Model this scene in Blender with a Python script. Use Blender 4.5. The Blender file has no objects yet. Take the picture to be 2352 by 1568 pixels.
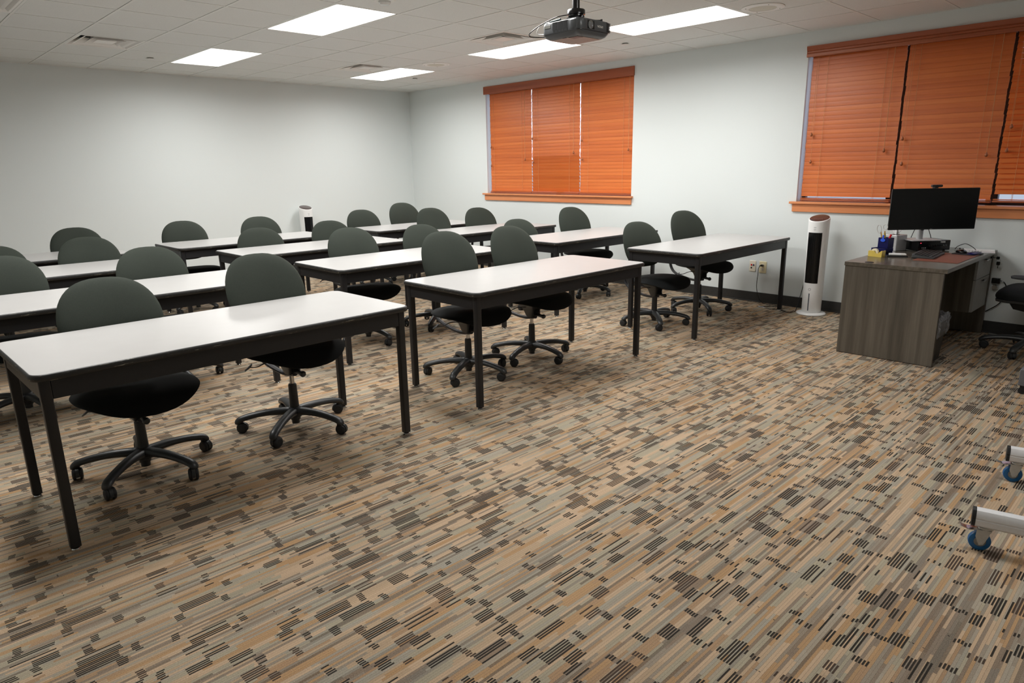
import bpy, bmesh, math, random
from mathutils import Vector, Matrix
random.seed(7)
S = bpy.context.scene
COL = S.collection
PI = math.pi
R = math.radians

# ------------------------------------------------------------------ scene constants (metres)
H = 2.647            # ceiling height
GX0, GX, GY = 0.377, 0.61, 0.57   # ceiling grid: first cross line, spacing along x, spacing along y
RX1, RY0 = 10.9, -9.2            # room extents: x 0..RX1, y RY0..0

# ------------------------------------------------------------------ materials
def lin(c):
    c = c / 255.0
    return c / 12.92 if c <= 0.04045 else ((c + 0.055) / 1.055) ** 2.4

def rgb(r, g, b):
    return (lin(r), lin(g), lin(b), 1.0)

class NT:
    def __init__(self, name):
        self.m = bpy.data.materials.new(name)
        self.m.use_nodes = True
        self.t = self.m.node_tree
        self.b = self.t.nodes['Principled BSDF']
        self._tc = None
    def n(self, typ, **kw):
        nd = self.t.nodes.new(typ)
        for k, v in kw.items():
            setattr(nd, k, v)
        return nd
    def link(self, a, b):
        self.t.links.new(a, b)
    def tc(self, which='Object'):
        if self._tc is None:
            self._tc = self.n('ShaderNodeTexCoord')
        return self._tc.outputs[which]
    def math(self, op, a, b=None, c=None):
        nd = self.n('ShaderNodeMath', operation=op)
        for i, v in enumerate((a, b, c)):
            if v is None:
                continue
            if isinstance(v, (int, float)):
                nd.inputs[i].default_value = v
            else:
                self.link(v, nd.inputs[i])
        return nd.outputs[0]
    def mapping(self, src, scale=(1, 1, 1), loc=(0, 0, 0)):
        nd = self.n('ShaderNodeMapping')
        nd.inputs['Scale'].default_value = scale
        nd.inputs['Location'].default_value = loc
        self.link(src, nd.inputs['Vector'])
        return nd.outputs[0]
    def noise(self, vec, scale=5, detail=3, rough=0.5):
        nd = self.n('ShaderNodeTexNoise')
        nd.inputs['Scale'].default_value = scale
        nd.inputs['Detail'].default_value = detail
        nd.inputs['Roughness'].default_value = rough
        self.link(vec, nd.inputs['Vector'])
        return nd.outputs['Fac']
    def ramp(self, fac, stops, interp='LINEAR'):
        nd = self.n('ShaderNodeValToRGB')
        cr = nd.color_ramp
        cr.interpolation = interp
        while len(cr.elements) < len(stops):
            cr.elements.new(0.5)
        for e, (p, c) in zip(cr.elements, stops):
            e.position = p
            e.color = c
        self.link(fac, nd.inputs[0])
        return nd.outputs[0]
    def mix(self, fac, a, b, blend='MIX'):
        nd = self.n('ShaderNodeMix', data_type='RGBA', blend_type=blend)
        for idx, v in ((0, fac), (6, a), (7, b)):
            if isinstance(v, (int, float)):
                nd.inputs[idx].default_value = v
            elif isinstance(v, tuple):
                nd.inputs[idx].default_value = v
            else:
                self.link(v, nd.inputs[idx])
        return nd.outputs[2]
    def bump(self, height, strength=0.2, dist=0.01):
        nd = self.n('ShaderNodeBump')
        nd.inputs['Strength'].default_value = strength
        nd.inputs['Distance'].default_value = dist
        self.link(height, nd.inputs['Height'])
        self.link(nd.outputs[0], self.b.inputs['Normal'])
    def set(self, color=None, rough=None, metal=None, spec=None, trans=None, alpha=None):
        for key, v in (('Base Color', color), ('Roughness', rough), ('Metallic', metal),
                       ('Specular IOR Level', spec), ('Transmission Weight', trans), ('Alpha', alpha)):
            if v is None:
                continue
            if isinstance(v, (int, float, tuple)):
                self.b.inputs[key].default_value = v
            else:
                self.link(v, self.b.inputs[key])
        return self

def simple(name, col, rough=0.5, metal=0.0, spec=0.5, nscale=60, namp=0.08, bump=0.0):
    """Principled surface with a faint procedural mottling so nothing is a dead flat colour."""
    m = NT(name)
    f = m.noise(m.tc(), nscale, 3)
    d = tuple(c * (1 - namp) for c in col[:3]) + (1,)
    u = tuple(min(1, c * (1 + namp)) for c in col[:3]) + (1,)
    m.set(color=m.ramp(f, [(0.3, d), (0.7, u)]), rough=rough, metal=metal, spec=spec)
    if bump:
        m.bump(f, bump, 0.002)
    return m.m

M = {}
M['wall'] = simple('wall_paint', rgb(218, 224, 224), 0.75, 0, 0.3, 180, 0.012, 0.05)
M['black_metal'] = simple('black_powder_coat', rgb(29, 29, 31), 0.42, 0, 0.4, 300, 0.1, 0.06)
M['black_plastic'] = simple('black_nylon', rgb(42, 44, 45), 0.40, 0, 0.5, 200, 0.08, 0.04)
M['black_gloss'] = simple('black_gloss_plastic', rgb(14, 14, 16), 0.18, 0, 0.5, 200, 0.1)
M['dark_rubber'] = simple('dark_rubber', rgb(34, 35, 36), 0.6, 0, 0.4, 120, 0.1)
M['chrome'] = simple('chrome', rgb(200, 200, 200), 0.18, 1.0, 0.5, 80, 0.03)
M['brushed'] = simple('brushed_aluminium', rgb(200, 201, 203), 0.38, 0.45, 0.5, 90, 0.05)
M['alu_paint'] = simple('silver_anodised_profile', rgb(222, 223, 226), 0.4, 0.1, 0.5, 90, 0.02)
M['white_plastic'] = simple('white_plastic', rgb(235, 236, 236), 0.3, 0, 0.5, 100, 0.01)
M['white_metal'] = simple('white_painted_steel', rgb(228, 226, 222), 0.4, 0, 0.5, 100, 0.01)
M['vent_dark'] = simple('duct_interior', rgb(40, 40, 38), 0.8, 0, 0.2, 60, 0.2)
M['grid'] = simple('ceiling_tee_paint', rgb(220, 221, 218), 0.5, 0, 0.4, 60, 0.015)
M['ivory'] = simple('ivory_plate', rgb(226, 214, 176), 0.35, 0, 0.5, 60, 0.01)
M['ivory_light'] = simple('light_almond_plate', rgb(233, 226, 208), 0.35, 0, 0.5, 60, 0.01)
M['base'] = simple('dark_vinyl_base', rgb(52, 52, 51), 0.45, 0, 0.45, 40, 0.08)
M['blue_rubber'] = simple('blue_rubber_tyre', rgb(8, 92, 150), 0.4, 0, 0.5, 40, 0.08)
M['zinc'] = simple('zinc_plate', rgb(186, 188, 188), 0.3, 0.5, 0.5, 50, 0.08)
M['navy'] = simple('navy_plastic', rgb(12, 17, 78), 0.3, 0, 0.5, 50, 0.05)
M['blue'] = simple('bright_blue_plastic', rgb(52, 96, 226), 0.3, 0, 0.5, 50, 0.03)
M['red'] = simple('red_plastic', rgb(214, 24, 36), 0.3, 0, 0.5, 50, 0.03)
M['lime'] = simple('lime_plastic', rgb(196, 220, 20), 0.3, 0, 0.5, 50, 0.03)
M['gold'] = simple('brass_blade', rgb(205, 160, 92), 0.3, 0.8, 0.5, 50, 0.05)
M['clear_grey'] = simple('clear_acrylic_handle', rgb(205, 206, 204), 0.12, 0, 0.6, 50, 0.03)
M['yellow'] = simple('mustard_plastic', rgb(214, 188, 92), 0.3, 0, 0.5, 50, 0.03)
M['tape'] = simple('tape_roll', rgb(232, 226, 200), 0.3, 0, 0.5, 50, 0.03)
M['tissue'] = simple('tissue_paper', rgb(240, 240, 240), 0.9, 0, 0.1, 50, 0.02)
M['paper'] = simple('paper', rgb(232, 234, 236), 0.8, 0, 0.2, 20, 0.02)
M['leather'] = simple('brown_leather_mat', rgb(132, 78, 62), 0.45, 0, 0.4, 260, 0.1, 0.15)
M['keycap'] = simple('keycap', rgb(46, 48, 50), 0.45, 0, 0.4, 90, 0.1)
M['keytop'] = simple('key_legend_grey', rgb(96, 98, 100), 0.45, 0, 0.4, 90, 0.1)
M['brown_glass'] = simple('brown_glass_panel', rgb(66, 46, 42), 0.2, 0, 0.6, 30, 0.04)
M['grey_mark'] = simple('grey_print', rgb(150, 152, 154), 0.5, 0, 0.3, 30, 0.02)
M['gauge'] = simple('water_gauge', rgb(92, 98, 106), 0.15, 0, 0.6, 30, 0.15)
M['drawer_grey'] = simple('grey_drawer_laminate', rgb(150, 150, 146), 0.4, 0, 0.4, 30, 0.04)
M['box_grey'] = simple('grey_painted_steel', rgb(104, 106, 110), 0.4, 0.1, 0.5, 60, 0.05)
M['label_white'] = simple('white_label', rgb(226, 226, 224), 0.6, 0, 0.3, 40, 0.02)
M['projector'] = simple('charcoal_projector_plastic', rgb(78, 81, 84), 0.32, 0, 0.5, 200, 0.05, 0.03)
M['projector_dark'] = simple('projector_dark_plastic', rgb(26, 27, 29), 0.35, 0, 0.5, 200, 0.05)
M['lens'] = simple('lens_glass', rgb(150, 155, 160), 0.06, 0.6, 0.8, 20, 0.2)
M['bottom_grey'] = simple('projector_underside', rgb(120, 121, 116), 0.35, 0, 0.5, 60, 0.05)
M['grille_white'] = simple('speaker_grille', rgb(206, 203, 190), 0.6, 0, 0.3, 500, 0.1)
M['wood_knob'] = simple('wooden_tassel', rgb(158, 92, 54), 0.35, 0, 0.5, 60, 0.15)
M['cord'] = simple('blind_cord', rgb(206, 150, 104), 0.8, 0, 0.2, 60, 0.1)
M['frame_dark'] = simple('dark_bronze_frame', rgb(44, 40, 42), 0.5, 0.2, 0.4, 60, 0.05)
M['jamb'] = simple('jamb_paint', rgb(205, 208, 214), 0.6, 0, 0.3, 60, 0.02)

# laminate top
m = NT('white_laminate')
f = m.noise(m.tc(), 9, 4)
f2 = m.noise(m.tc(), 900, 2)
c = m.ramp(f, [(0.3, rgb(176, 175, 174)), (0.7, rgb(179, 178, 177))])
m.set(color=m.mix(0.03, c, m.ramp(f2, [(0.3, rgb(140, 136, 136)), (0.7, rgb(225, 220, 220))])), rough=0.33, spec=0.45)
M['laminate'] = m.m

# black T-moulding with chipped pale nicks
m = NT('chipped_black_edge')
v = m.mapping(m.tc(), (14, 3.2, 60))
f = m.noise(v, 3.0, 6, 0.75)
m.set(color=m.ramp(f, [(0.0, rgb(34, 34, 34)), (0.61, rgb(38, 38, 37)), (0.64, rgb(150, 146, 132)), (0.8, rgb(205, 200, 180))]), rough=0.45, spec=0.45)
m.bump(f, 0.2, 0.003)
M['edge'] = m.m

# fabrics
def fabric(name, c1, c2, scale=900):
    m = NT(name)
    w = m.noise(m.tc(), scale, 2, 0.6)
    g = m.noise(m.tc(), 7, 2)
    a = m.ramp(w, [(0.35, c1), (0.65, c2)])
    m.set(color=m.mix(0.12, a, m.ramp(g, [(0.3, c1), (0.7, c2)])), rough=0.85, spec=0.25)
    m.b.inputs['Sheen Weight'].default_value = 0.16
    m.b.inputs['Sheen Roughness'].default_value = 0.4
    m.b.inputs['Sheen Tint'].default_value = rgb(150, 150, 120)
    m.bump(w, 0.3, 0.001)
    return m.m
M['fabric_green'] = fabric('dark_green_weave', rgb(35, 40, 36), rgb(54, 60, 53))
M['fabric_black'] = fabric('black_weave', rgb(10, 12, 13), rgb(22, 25, 26))
M['fabric_black'].node_tree.nodes['Principled BSDF'].inputs['Sheen Weight'].default_value = 0.03

# grey-brown desk laminate with vertical grain
def woodgrain(name, cols, axis, rough=0.4, sc=1.0, seg=None):
    m = NT(name)
    s = [26 * sc, 26 * sc, 26 * sc]
    s[axis] = 1.1 * sc
    v = m.mapping(m.tc(), tuple(s))
    f = m.noise(v, 1.0, 6, 0.6)
    s2 = [5 * sc, 5 * sc, 5 * sc]
    s2[axis] = 0.15
    f2 = m.noise(m.mapping(m.tc(), tuple(s2)), 1.5, 2)
    ff = m.math('ADD', m.math('MULTIPLY', f, 0.6), m.math('MULTIPLY', f2, 0.4))
    m.set(color=m.ramp(ff, [(0.32, cols[0]), (0.5, cols[1]), (0.68, cols[2])]), rough=rough, spec=0.4)
    m.bump(f, 0.08, 0.001)
    return m.m
DC = [rgb(66, 62, 55), rgb(88, 82, 73), rgb(112, 105, 95)]
M['desk_z'] = woodgrain('grey_oak_vertical', DC, 2)
M['desk_y'] = woodgrain('grey_oak_along', DC, 1, 0.22)
ORC = [rgb(190, 96, 44), rgb(206, 112, 56), rgb(218, 128, 70)]
M['sill'] = woodgrain('cherry_sill', [rgb(196, 118, 74), rgb(214, 138, 90), rgb(222, 150, 104)], 0, 0.35, 0.6)
M['valance'] = woodgrain('red_cherry_valance', [rgb(138, 70, 44), rgb(160, 86, 54), rgb(174, 102, 68)], 0, 0.35, 0.7)

# blind slats: orange cherry, each slat its own tone
def slat_mat(name, c0, c1, c2):
    m = NT(name)
    geo = m.n('ShaderNodeSeparateXYZ')
    m.link(m.tc(), geo.inputs[0])
    zi = m.math('FLOOR', m.math('DIVIDE', geo.outputs[2], 0.042))
    wn = m.n('ShaderNodeTexWhiteNoise', noise_dimensions='1D')
    m.link(zi, wn.inputs['W'])
    v = m.mapping(m.tc(), (1.3, 30, 45))
    cmb = m.n('ShaderNodeVectorMath', operation='ADD')
    m.link(v, cmb.inputs[0]); m.link(wn.outputs['Color'], cmb.inputs[1])
    f = m.noise(cmb.outputs[0], 1.0, 5, 0.6)
    ff = m.math('ADD', m.math('MULTIPLY', f, 0.7), m.math('MULTIPLY', wn.outputs['Value'], 0.3))
    m.set(color=m.ramp(ff, [(0.25, c0), (0.5, c1), (0.8, c2)]), rough=0.38, spec=0.45)
    return m.m
M['slat'] = slat_mat('cherry_slats', rgb(190, 96, 42), rgb(206, 108, 48), rgb(218, 124, 60))

# ceiling tile: mineral fibre with fine fissures
m = NT('ceiling_tile')
f = m.noise(m.tc(), 260, 4, 0.7)
g = m.noise(m.tc(), 1.2, 2)
c = m.ramp(f, [(0.3, rgb(208, 210, 208)), (0.55, rgb(222, 224, 222))])
m.set(color=c, rough=0.9, spec=0.15)
m.bump(f, 0.25, 0.003)
M['tile'] = m.m

# carpet: stripes run along y; 6.2 cm columns of four/five yarn rows with dashed dark blocks
m = NT('patterned_carpet')
sep = m.n('ShaderNodeSeparateXYZ'); m.link(m.tc(), sep.inputs[0])
X, Y = sep.outputs[0], sep.outputs[1]
CW, FW = 0.048, 0.0096
def wn1(src, off):
    w = m.n('ShaderNodeTexWhiteNoise', noise_dimensions='1D')
    m.link(m.math('ADD', src, off), w.inputs['W']); return w.outputs['Value']
def wn2(a, b, off):
    cb = m.n('ShaderNodeCombineXYZ'); m.link(a, cb.inputs[0]); m.link(b, cb.inputs[1]); cb.inputs[2].default_value = off
    w = m.n('ShaderNodeTexWhiteNoise', noise_dimensions='3D'); m.link(cb.outputs[0], w.inputs['Vector'])
    return w.outputs['Value']
col = m.math('FLOOR', m.math('DIVIDE', X, CW))
fine = m.math('FLOOR', m.math('DIVIDE', X, FW))
fx = m.math('FRACT', m.math('DIVIDE', X, FW))
PER = 0.29
ph = m.math('MULTIPLY', wn1(col, 3.3), PER)
yy = m.math('DIVIDE', m.math('ADD', Y, ph), PER)
seg = m.math('FLOOR', yy)
fy = m.math('FRACT', yy)
# ground: pairs of yarn rows in long soft-toned runs
pair = m.math('FLOOR', m.math('DIVIDE', X, 0.0192))
yj = m.math('ADD', Y, m.math('MULTIPLY', wn1(fine, 5.5), 0.035))
pl_ = m.math('FLOOR', m.math('DIVIDE', m.math('ADD', yj, m.math('MULTIPLY', wn1(pair, 2.2), 0.9)), 0.24))
bsel = wn2(pair, pl_, 9.2)
bg = m.ramp(bsel, [(0.0, rgb(198, 170, 140)), (0.30, rgb(166, 159, 138)), (0.50, rgb(186, 160, 130)), (0.68, rgb(180, 141, 97)), (0.84, rgb(158, 154, 140)), (0.92, rgb(170, 135, 100))], 'CONSTANT')
# single yarn rows carrying long grey or dark lines
fl = m.math('FLOOR', m.math('DIVIDE', m.math('ADD', Y, m.math('MULTIPLY', wn1(fine, 8.8), 0.9)), 0.42))
fsel = wn2(fine, fl, 4.4)
line_c = m.ramp(wn2(fine, fl, 6.6), [(0.0, rgb(104, 96, 90)), (0.35, rgb(128, 126, 118)), (0.60, rgb(156, 154, 143)), (0.82, rgb(76, 68, 62))], 'CONSTANT')
bg = m.mix(m.math('MULTIPLY', m.math('GREATER_THAN', fsel, 0.64), 0.8), bg, line_c)
# dark dashed blocks
ln = m.ramp(wn2(col, seg, 2.9), [(0.0, (0.10, 0, 0, 1)), (0.30, (0.24, 0, 0, 1)), (0.58, (0.42, 0, 0, 1)), (0.84, (0.0, 0, 0, 1))], 'CONSTANT')
lns = m.n('ShaderNodeSeparateColor'); m.link(ln, lns.inputs[0])
jit = m.math('MULTIPLY', m.math('SUBTRACT', wn2(fine, seg, 7.7), 0.5), 0.03)
inb1 = m.math('LESS_THAN', m.math('ADD', fy, jit), lns.outputs[0])
ln2 = m.ramp(wn2(col, seg, 14.9), [(0.0, (0.62, 0, 0, 1)), (0.35, (0.70, 0, 0, 1)), (0.42, (0.76, 0, 0, 1)), (0.52, (0.0, 0, 0, 1))], 'CONSTANT')
lns2 = m.n('ShaderNodeSeparateColor'); m.link(ln2, lns2.inputs[0])
fj = m.math('ADD', fy, jit)
inb2 = m.math('MULTIPLY', m.math('LESS_THAN', fj, lns2.outputs[0]), m.math('GREATER_THAN', fj, 0.54))
inb = m.math('MAXIMUM', inb1, inb2)
keep = m.math('GREATER_THAN', wn2(fine, seg, 3.8), 0.22)
thin = m.math('GREATER_THAN', fx, 0.40)
# some blocks have a grey ground between dashes
grd = m.math('MULTIPLY', inb, m.math('GREATER_THAN', wn2(col, seg, 8.1), 0.88))
bg = m.mix(m.math('MULTIPLY', grd, 0.75), bg, rgb(112, 100, 92))
dash = m.math('MULTIPLY', m.math('MULTIPLY', inb, keep), thin)
dcol = m.ramp(wn2(col, seg, 11.3), [(0.0, rgb(44, 41, 37)), (0.5, rgb(50, 45, 40)), (0.8, rgb(74, 61, 52))], 'CONSTANT')
c = bg
# seam between yarn rows + loop texture
rowv = wn2(fine, fl, 12.1)
c = m.mix(m.math('MULTIPLY', rowv, 0.16), c, rgb(104, 96, 86))
seam = m.math('LESS_THAN', fx, 0.12)
dots = m.math('GREATER_THAN', m.noise(m.mapping(m.tc(), (1, 0.55, 1)), 520, 1, 0.5), 0.60)
c = m.mix(m.math('MULTIPLY', seam, 0.50), c, rgb(74, 64, 55))
c = m.mix(m.math('MULTIPLY', dots, 0.13), c, rgb(70, 60, 52))
loop = m.noise(m.mapping(m.tc(), (1.0, 0.6, 1)), 420, 2, 0.6)
c = m.mix(0.16, c, m.ramp(loop, [(0.35, rgb(60, 52, 46)), (0.65, rgb(225, 205, 180))]))
big = m.noise(m.tc(), 0.9, 3)
c = m.mix(0.08, c, m.ramp(big, [(0.35, rgb(90, 82, 76)), (0.65, rgb(210, 190, 165))]))
dcol2 = m.mix(0.10, dcol, m.ramp(loop, [(0.35, rgb(10, 9, 8)), (0.65, rgb(120, 110, 100))]))
c = m.mix(dash, c, dcol2)
m.set(color=c, rough=0.95, spec=0.12)
m.bump(loop, 0.5, 0.004)
M['carpet'] = m.m

def emis(name, col, strength):
    mm = NT(name)
    mm.set(color=col, rough=0.5)
    mm.b.inputs['Emission Color'].default_value = col
    mm.b.inputs['Emission Strength'].default_value = strength
    return mm.m
M['lamp'] = emis('lit_diffuser', (1.0, 0.985, 0.955, 1), 3.0)
M['led'] = emis('red_led', rgb(255, 60, 80), 3.0)

# clear window glass, black glass, bin bag
m = NT('window_glass'); m.set(color=(1, 1, 1, 1), rough=0.0, trans=1.0)
m.b.inputs['IOR'].default_value = 1.02
M['glass'] = m.m
m = NT('black_screen'); f = m.noise(m.tc(), 40, 2)
m.set(color=m.ramp(f, [(0.3, rgb(8, 9, 10)), (0.7, rgb(11, 12, 13))]), rough=0.32, spec=0.35); M['screen'] = m.m
m = NT('clear_bin_liner'); f = m.noise(m.tc(), 22, 5, 0.7)
m.set(color=rgb(200, 202, 208), rough=0.2, spec=0.8)
m.link(m.ramp(f, [(0.35, (0.12, 0.12, 0.12, 1)), (0.7, (0.75, 0.75, 0.75, 1))]), m.b.inputs['Alpha'])
m.bump(f, 1.0, 0.03)
M['liner'] = m.m

# ------------------------------------------------------------------ mesh helpers
def newbm():
    return bmesh.new()

def obj(name, bm, mat, parent=None, loc=None, rot=None, bev=0.0, seg=2, smooth=True, angle=35):
    me = bpy.data.meshes.new(name)
    bmesh.ops.recalc_face_normals(bm, faces=bm.faces)
    bm.to_mesh(me); bm.free()
    mats = mat if isinstance(mat, (list, tuple)) else [mat]
    for mm in mats:
        me.materials.append(mm)
    if smooth:
        for p in me.polygons:
            p.use_smooth = True
        me.set_sharp_from_angle(angle=R(angle))
    o = bpy.data.objects.new(name, me)
    COL.objects.link(o)
    if parent is not None:
        o.parent = parent
    if loc is not None:
        o.location = loc
    if rot is not None:
        o.rotation_euler = rot
    if bev > 0:
        md = o.modifiers.new('bevel', 'BEVEL')
        md.width = bev; md.segments = seg; md.limit_method = 'ANGLE'; md.angle_limit = R(40)
    return o

def tag(o, label, cat, group=None, kind=None):
    o['label'] = label
    o['category'] = cat
    if group: o['group'] = group
    if kind: o['kind'] = kind
    return o

def thing(name, label, cat, loc=(0, 0, 0), rz=0.0, group=None):
    o = bpy.data.objects.new(name, None)
    o.empty_display_size = 0.1
    COL.objects.link(o)
    o.location = loc
    o.rotation_euler = (0, 0, rz)
    return tag(o, label, cat, group)

def struct(o):
    o['kind'] = 'structure'
    return o

def box(bm, x0, x1, y0, y1, z0, z1, mi=0, M4=None):
    vs = [bm.verts.new((x, y, z)) for x in (x0, x1) for y in (y0, y1) for z in (z0, z1)]
    idx = [(0, 1, 3, 2), (4, 6, 7, 5), (0, 4, 5, 1), (2, 3, 7, 6), (0, 2, 6, 4), (1, 5, 7, 3)]
    fs = []
    for f in idx:
        fc = bm.faces.new([vs[i] for i in f]); fc.material_index = mi; fs.append(fc)
    if M4 is not None:
        for v in vs: v.co = M4 @ v.co
    return vs

def frame_of(d):
    d = d.normalized()
    up = Vector((0, 0, 1)) if abs(d.z) < 0.95 else Vector((1, 0, 0))
    a = d.cross(up).normalized()
    return a, d.cross(a).normalized()

def tube(bm, pts, r, n=8, mi=0, cap=True, flat=None, smooth=0):
    """swept tube through pts; r number or list; flat=(ra, rb) gives an elliptical section scale"""
    pts = [Vector(p) for p in pts]
    rs = list(r) if isinstance(r, (list, tuple)) else [r] * len(pts)
    if smooth:
        np_, nr = [], []
        for i in range(len(pts) - 1):
            p0 = pts[max(i - 1, 0)]; p1 = pts[i]; p2 = pts[i + 1]; p3 = pts[min(i + 2, len(pts) - 1)]
            for k in range(smooth):
                t = k / smooth
                np_.append(0.5 * ((2 * p1) + (p2 - p0) * t + (2 * p0 - 5 * p1 + 4 * p2 - p3) * t * t + (3 * p1 - p0 - 3 * p2 + p3) * t ** 3))
                nr.append(rs[i] * (1 - t) + rs[i + 1] * t)
        np_.append(pts[-1]); nr.append(rs[-1])
        pts, rs = np_, nr
    rings = []
    a = b = None
    for i, p in enumerate(pts):
        d = (pts[min(i + 1, len(pts) - 1)] - pts[max(i - 1, 0)])
        if d.length < 1e-9: d = Vector((0, 0, 1))
        d.normalize()
        if a is None:
            a, b = frame_of(d)
        else:
            a = (a - d * a.dot(d)).normalized(); b = d.cross(a).normalized()
        fa, fb = flat if flat else (1, 1)
        rings.append([bm.verts.new(p + a * (math.cos(2 * PI * k / n) * rs[i] * fa) + b * (math.sin(2 * PI * k / n) * rs[i] * fb)) for k in range(n)])
    for i in range(len(rings) - 1):
        for k in range(n):
            f = bm.faces.new((rings[i][k], rings[i][(k + 1) % n], rings[i + 1][(k + 1) % n], rings[i + 1][k])); f.material_index = mi
    if cap:
        bm.faces.new(rings[0][::-1]).material_index = mi
        bm.faces.new(rings[-1]).material_index = mi
    return rings

def cyl(bm, p0, p1, r0, r1=None, n=20, mi=0):
    return tube(bm, [p0, p1], [r0, r0 if r1 is None else r1], n, mi)

def lathe(bm, prof, n=32, mi=0, M4=None, a0=0, a1=2 * PI):
    full = abs(a1 - a0 - 2 * PI) < 1e-6
    cnt = n if full else n + 1
    rings = []
    for (r, z) in prof:
        if r < 1e-6:
            rings.append([bm.verts.new((0, 0, z))])
        else:
            rings.append([bm.verts.new((r * math.cos(a0 + (a1 - a0) * k / n), r * math.sin(a0 + (a1 - a0) * k / n), z)) for k in range(cnt)])
    for i in range(len(rings) - 1):
        A, B = rings[i], rings[i + 1]
        for k in range(n):
            k2 = (k + 1) % cnt if full else k + 1
            if len(A) == 1 and len(B) == 1: continue
            if len(A) == 1: f = bm.faces.new((A[0], B[k], B[k2]))
            elif len(B) == 1: f = bm.faces.new((A[k], A[k2], B[0]))
            else: f = bm.faces.new((A[k], A[k2], B[k2], B[k]))
            f.material_index = mi
    if M4 is not None:
        for rg in rings:
            for v in rg: v.co = M4 @ v.co
    return rings

def rrect(hx, hy, r, n=6):
    """rounded rectangle outline, ccw"""
    out = []
    for cx, cy, a in ((hx - r, hy - r, 0), (-hx + r, hy - r, PI / 2), (-hx + r, -hy + r, PI), (hx - r, -hy + r, 1.5 * PI)):
        for k in range(n + 1):
            t = a + PI / 2 * k / n
            out.append((cx + r * math.cos(t), cy + r * math.sin(t)))
    return out

def prism(bm, outline, z0, z1, mi=0, M4=None, holes=None):
    lo = [bm.verts.new((x, y, z0)) for x, y in outline]
    hi = [bm.verts.new((x, y, z1)) for x, y in outline]
    n = len(lo)
    bm.faces.new(lo[::-1]).material_index = mi
    bm.faces.new(hi).material_index = mi
    for k in range(n):
        bm.faces.new((lo[k], lo[(k + 1) % n], hi[(k + 1) % n], hi[k])).material_index = mi
    if M4 is not None:
        for v in lo + hi: v.co = M4 @ v.co

def stack(bm, outlines, mi=0, cap=True, M4=None):
    """loft through closed outlines of equal length given as 3D points"""
    rings = [[bm.verts.new(p) for p in o] for o in outlines]
    n = len(rings[0])
    for i in range(len(rings) - 1):
        for k in range(n):
            bm.faces.new((rings[i][k], rings[i][(k + 1) % n], rings[i + 1][(k + 1) % n], rings[i + 1][k])).material_index = mi
    if cap:
        bm.faces.new(rings[0][::-1]).material_index = mi
        bm.faces.new(rings[-1]).material_index = mi
    if M4 is not None:
        for rg in rings:
            for v in rg: v.co = M4 @ v.co
    return rings

def RZ(a): return Matrix.Rotation(a, 4, 'Z')
def T(x, y, z): return Matrix.Translation((x, y, z))

def text_mesh(name, body, size, mat, parent, loc, rot, depth=0.0006):
    cu = bpy.data.curves.new(name, 'FONT')
    cu.body = body; cu.size = size; cu.align_x = 'CENTER'; cu.align_y = 'CENTER'; cu.extrude = depth
    tmp = bpy.data.objects.new(name + '_tmp', cu)
    COL.objects.link(tmp)
    dg = bpy.context.evaluated_depsgraph_get()
    me = bpy.data.meshes.new_from_object(tmp.evaluated_get(dg))
    bpy.data.objects.remove(tmp)
    me.materials.clear(); me.materials.append(mat)
    o = bpy.data.objects.new(name, me)
    COL.objects.link(o)
    o.parent = parent; o.location = loc; o.rotation_euler = rot
    return o

def copy_tree(o, parent=None):
    c = o.copy(); COL.objects.link(c)
    if parent is not None: c.parent = parent
    for ch in list(o.children): copy_tree(ch, c)
    return c

def kids(o, name):
    return [c for c in o.children if c.name.split('.')[0] == name]

# ------------------------------------------------------------------ the room
bm = newbm(); box(bm, -0.2, RX1 + 0.2, RY0 - 0.2, 0.2, -0.1, 0)
struct(obj('floor', bm, M['carpet'], smooth=False))
bm = newbm(); box(bm, -0.2, 0, RY0 - 0.2, 0.2, 0, H + 0.12)
struct(obj('wall_left', bm, M['wall'], smooth=False))
bm = newbm(); box(bm, RX1, RX1 + 0.2, RY0 - 0.2, 0.2, 0, H + 0.12)
struct(obj('wall_front', bm, M['wall'], smooth=False))
bm = newbm(); box(bm, 0, RX1, RY0 - 0.2, RY0, 0, H + 0.12)
struct(obj('wall_back', bm, M['wall'], smooth=False))
W1 = (1.850, 4.445, 1.085, 2.555)      # window 1 opening x0 x1 z0 z1
W2 = (6.475, 9.66, 1.07, 2.512)        # window 2 opening
WT = 0.20
bm = newbm()
zt = H + 0.12
box(bm, 0, W1[0], 0, WT, 0, zt); box(bm, W1[1], W2[0], 0, WT, 0, zt); box(bm, W2[1], RX1, 0, WT, 0, zt)
for w in (W1, W2):
    box(bm, w[0], w[1], 0, WT, 0, w[2] - 0.03); box(bm, w[0], w[1], 0, WT, w[3], zt)
struct(obj('wall_window_side', bm, M['wall'], smooth=False))

# baseboards
bm = newbm(); box(bm, 0.009, RX1 - 0.009, -0.009, 0.0, 0, 0.105); box(bm, 0.009, RX1 - 0.009, -0.016, -0.009, 0, 0.012)
struct(obj('baseboard_window_side', bm, M['base'], bev=0.002))
bm = newbm(); box(bm, 0.0, 0.009, RY0 + 0.009, 0.0, 0, 0.105)
struct(obj('baseboard_left', bm, M['base'], bev=0.002))
bm = newbm(); box(bm, RX1 - 0.009, RX1, RY0 + 0.009, 0.0, 0, 0.105)
struct(obj('baseboard_front', bm, M['base'], bev=0.002))
bm = newbm(); box(bm, 0.009, RX1 - 0.009, RY0, RY0 + 0.009, 0, 0.105)
struct(obj('baseboard_back', bm, M['base'], bev=0.002))

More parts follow.
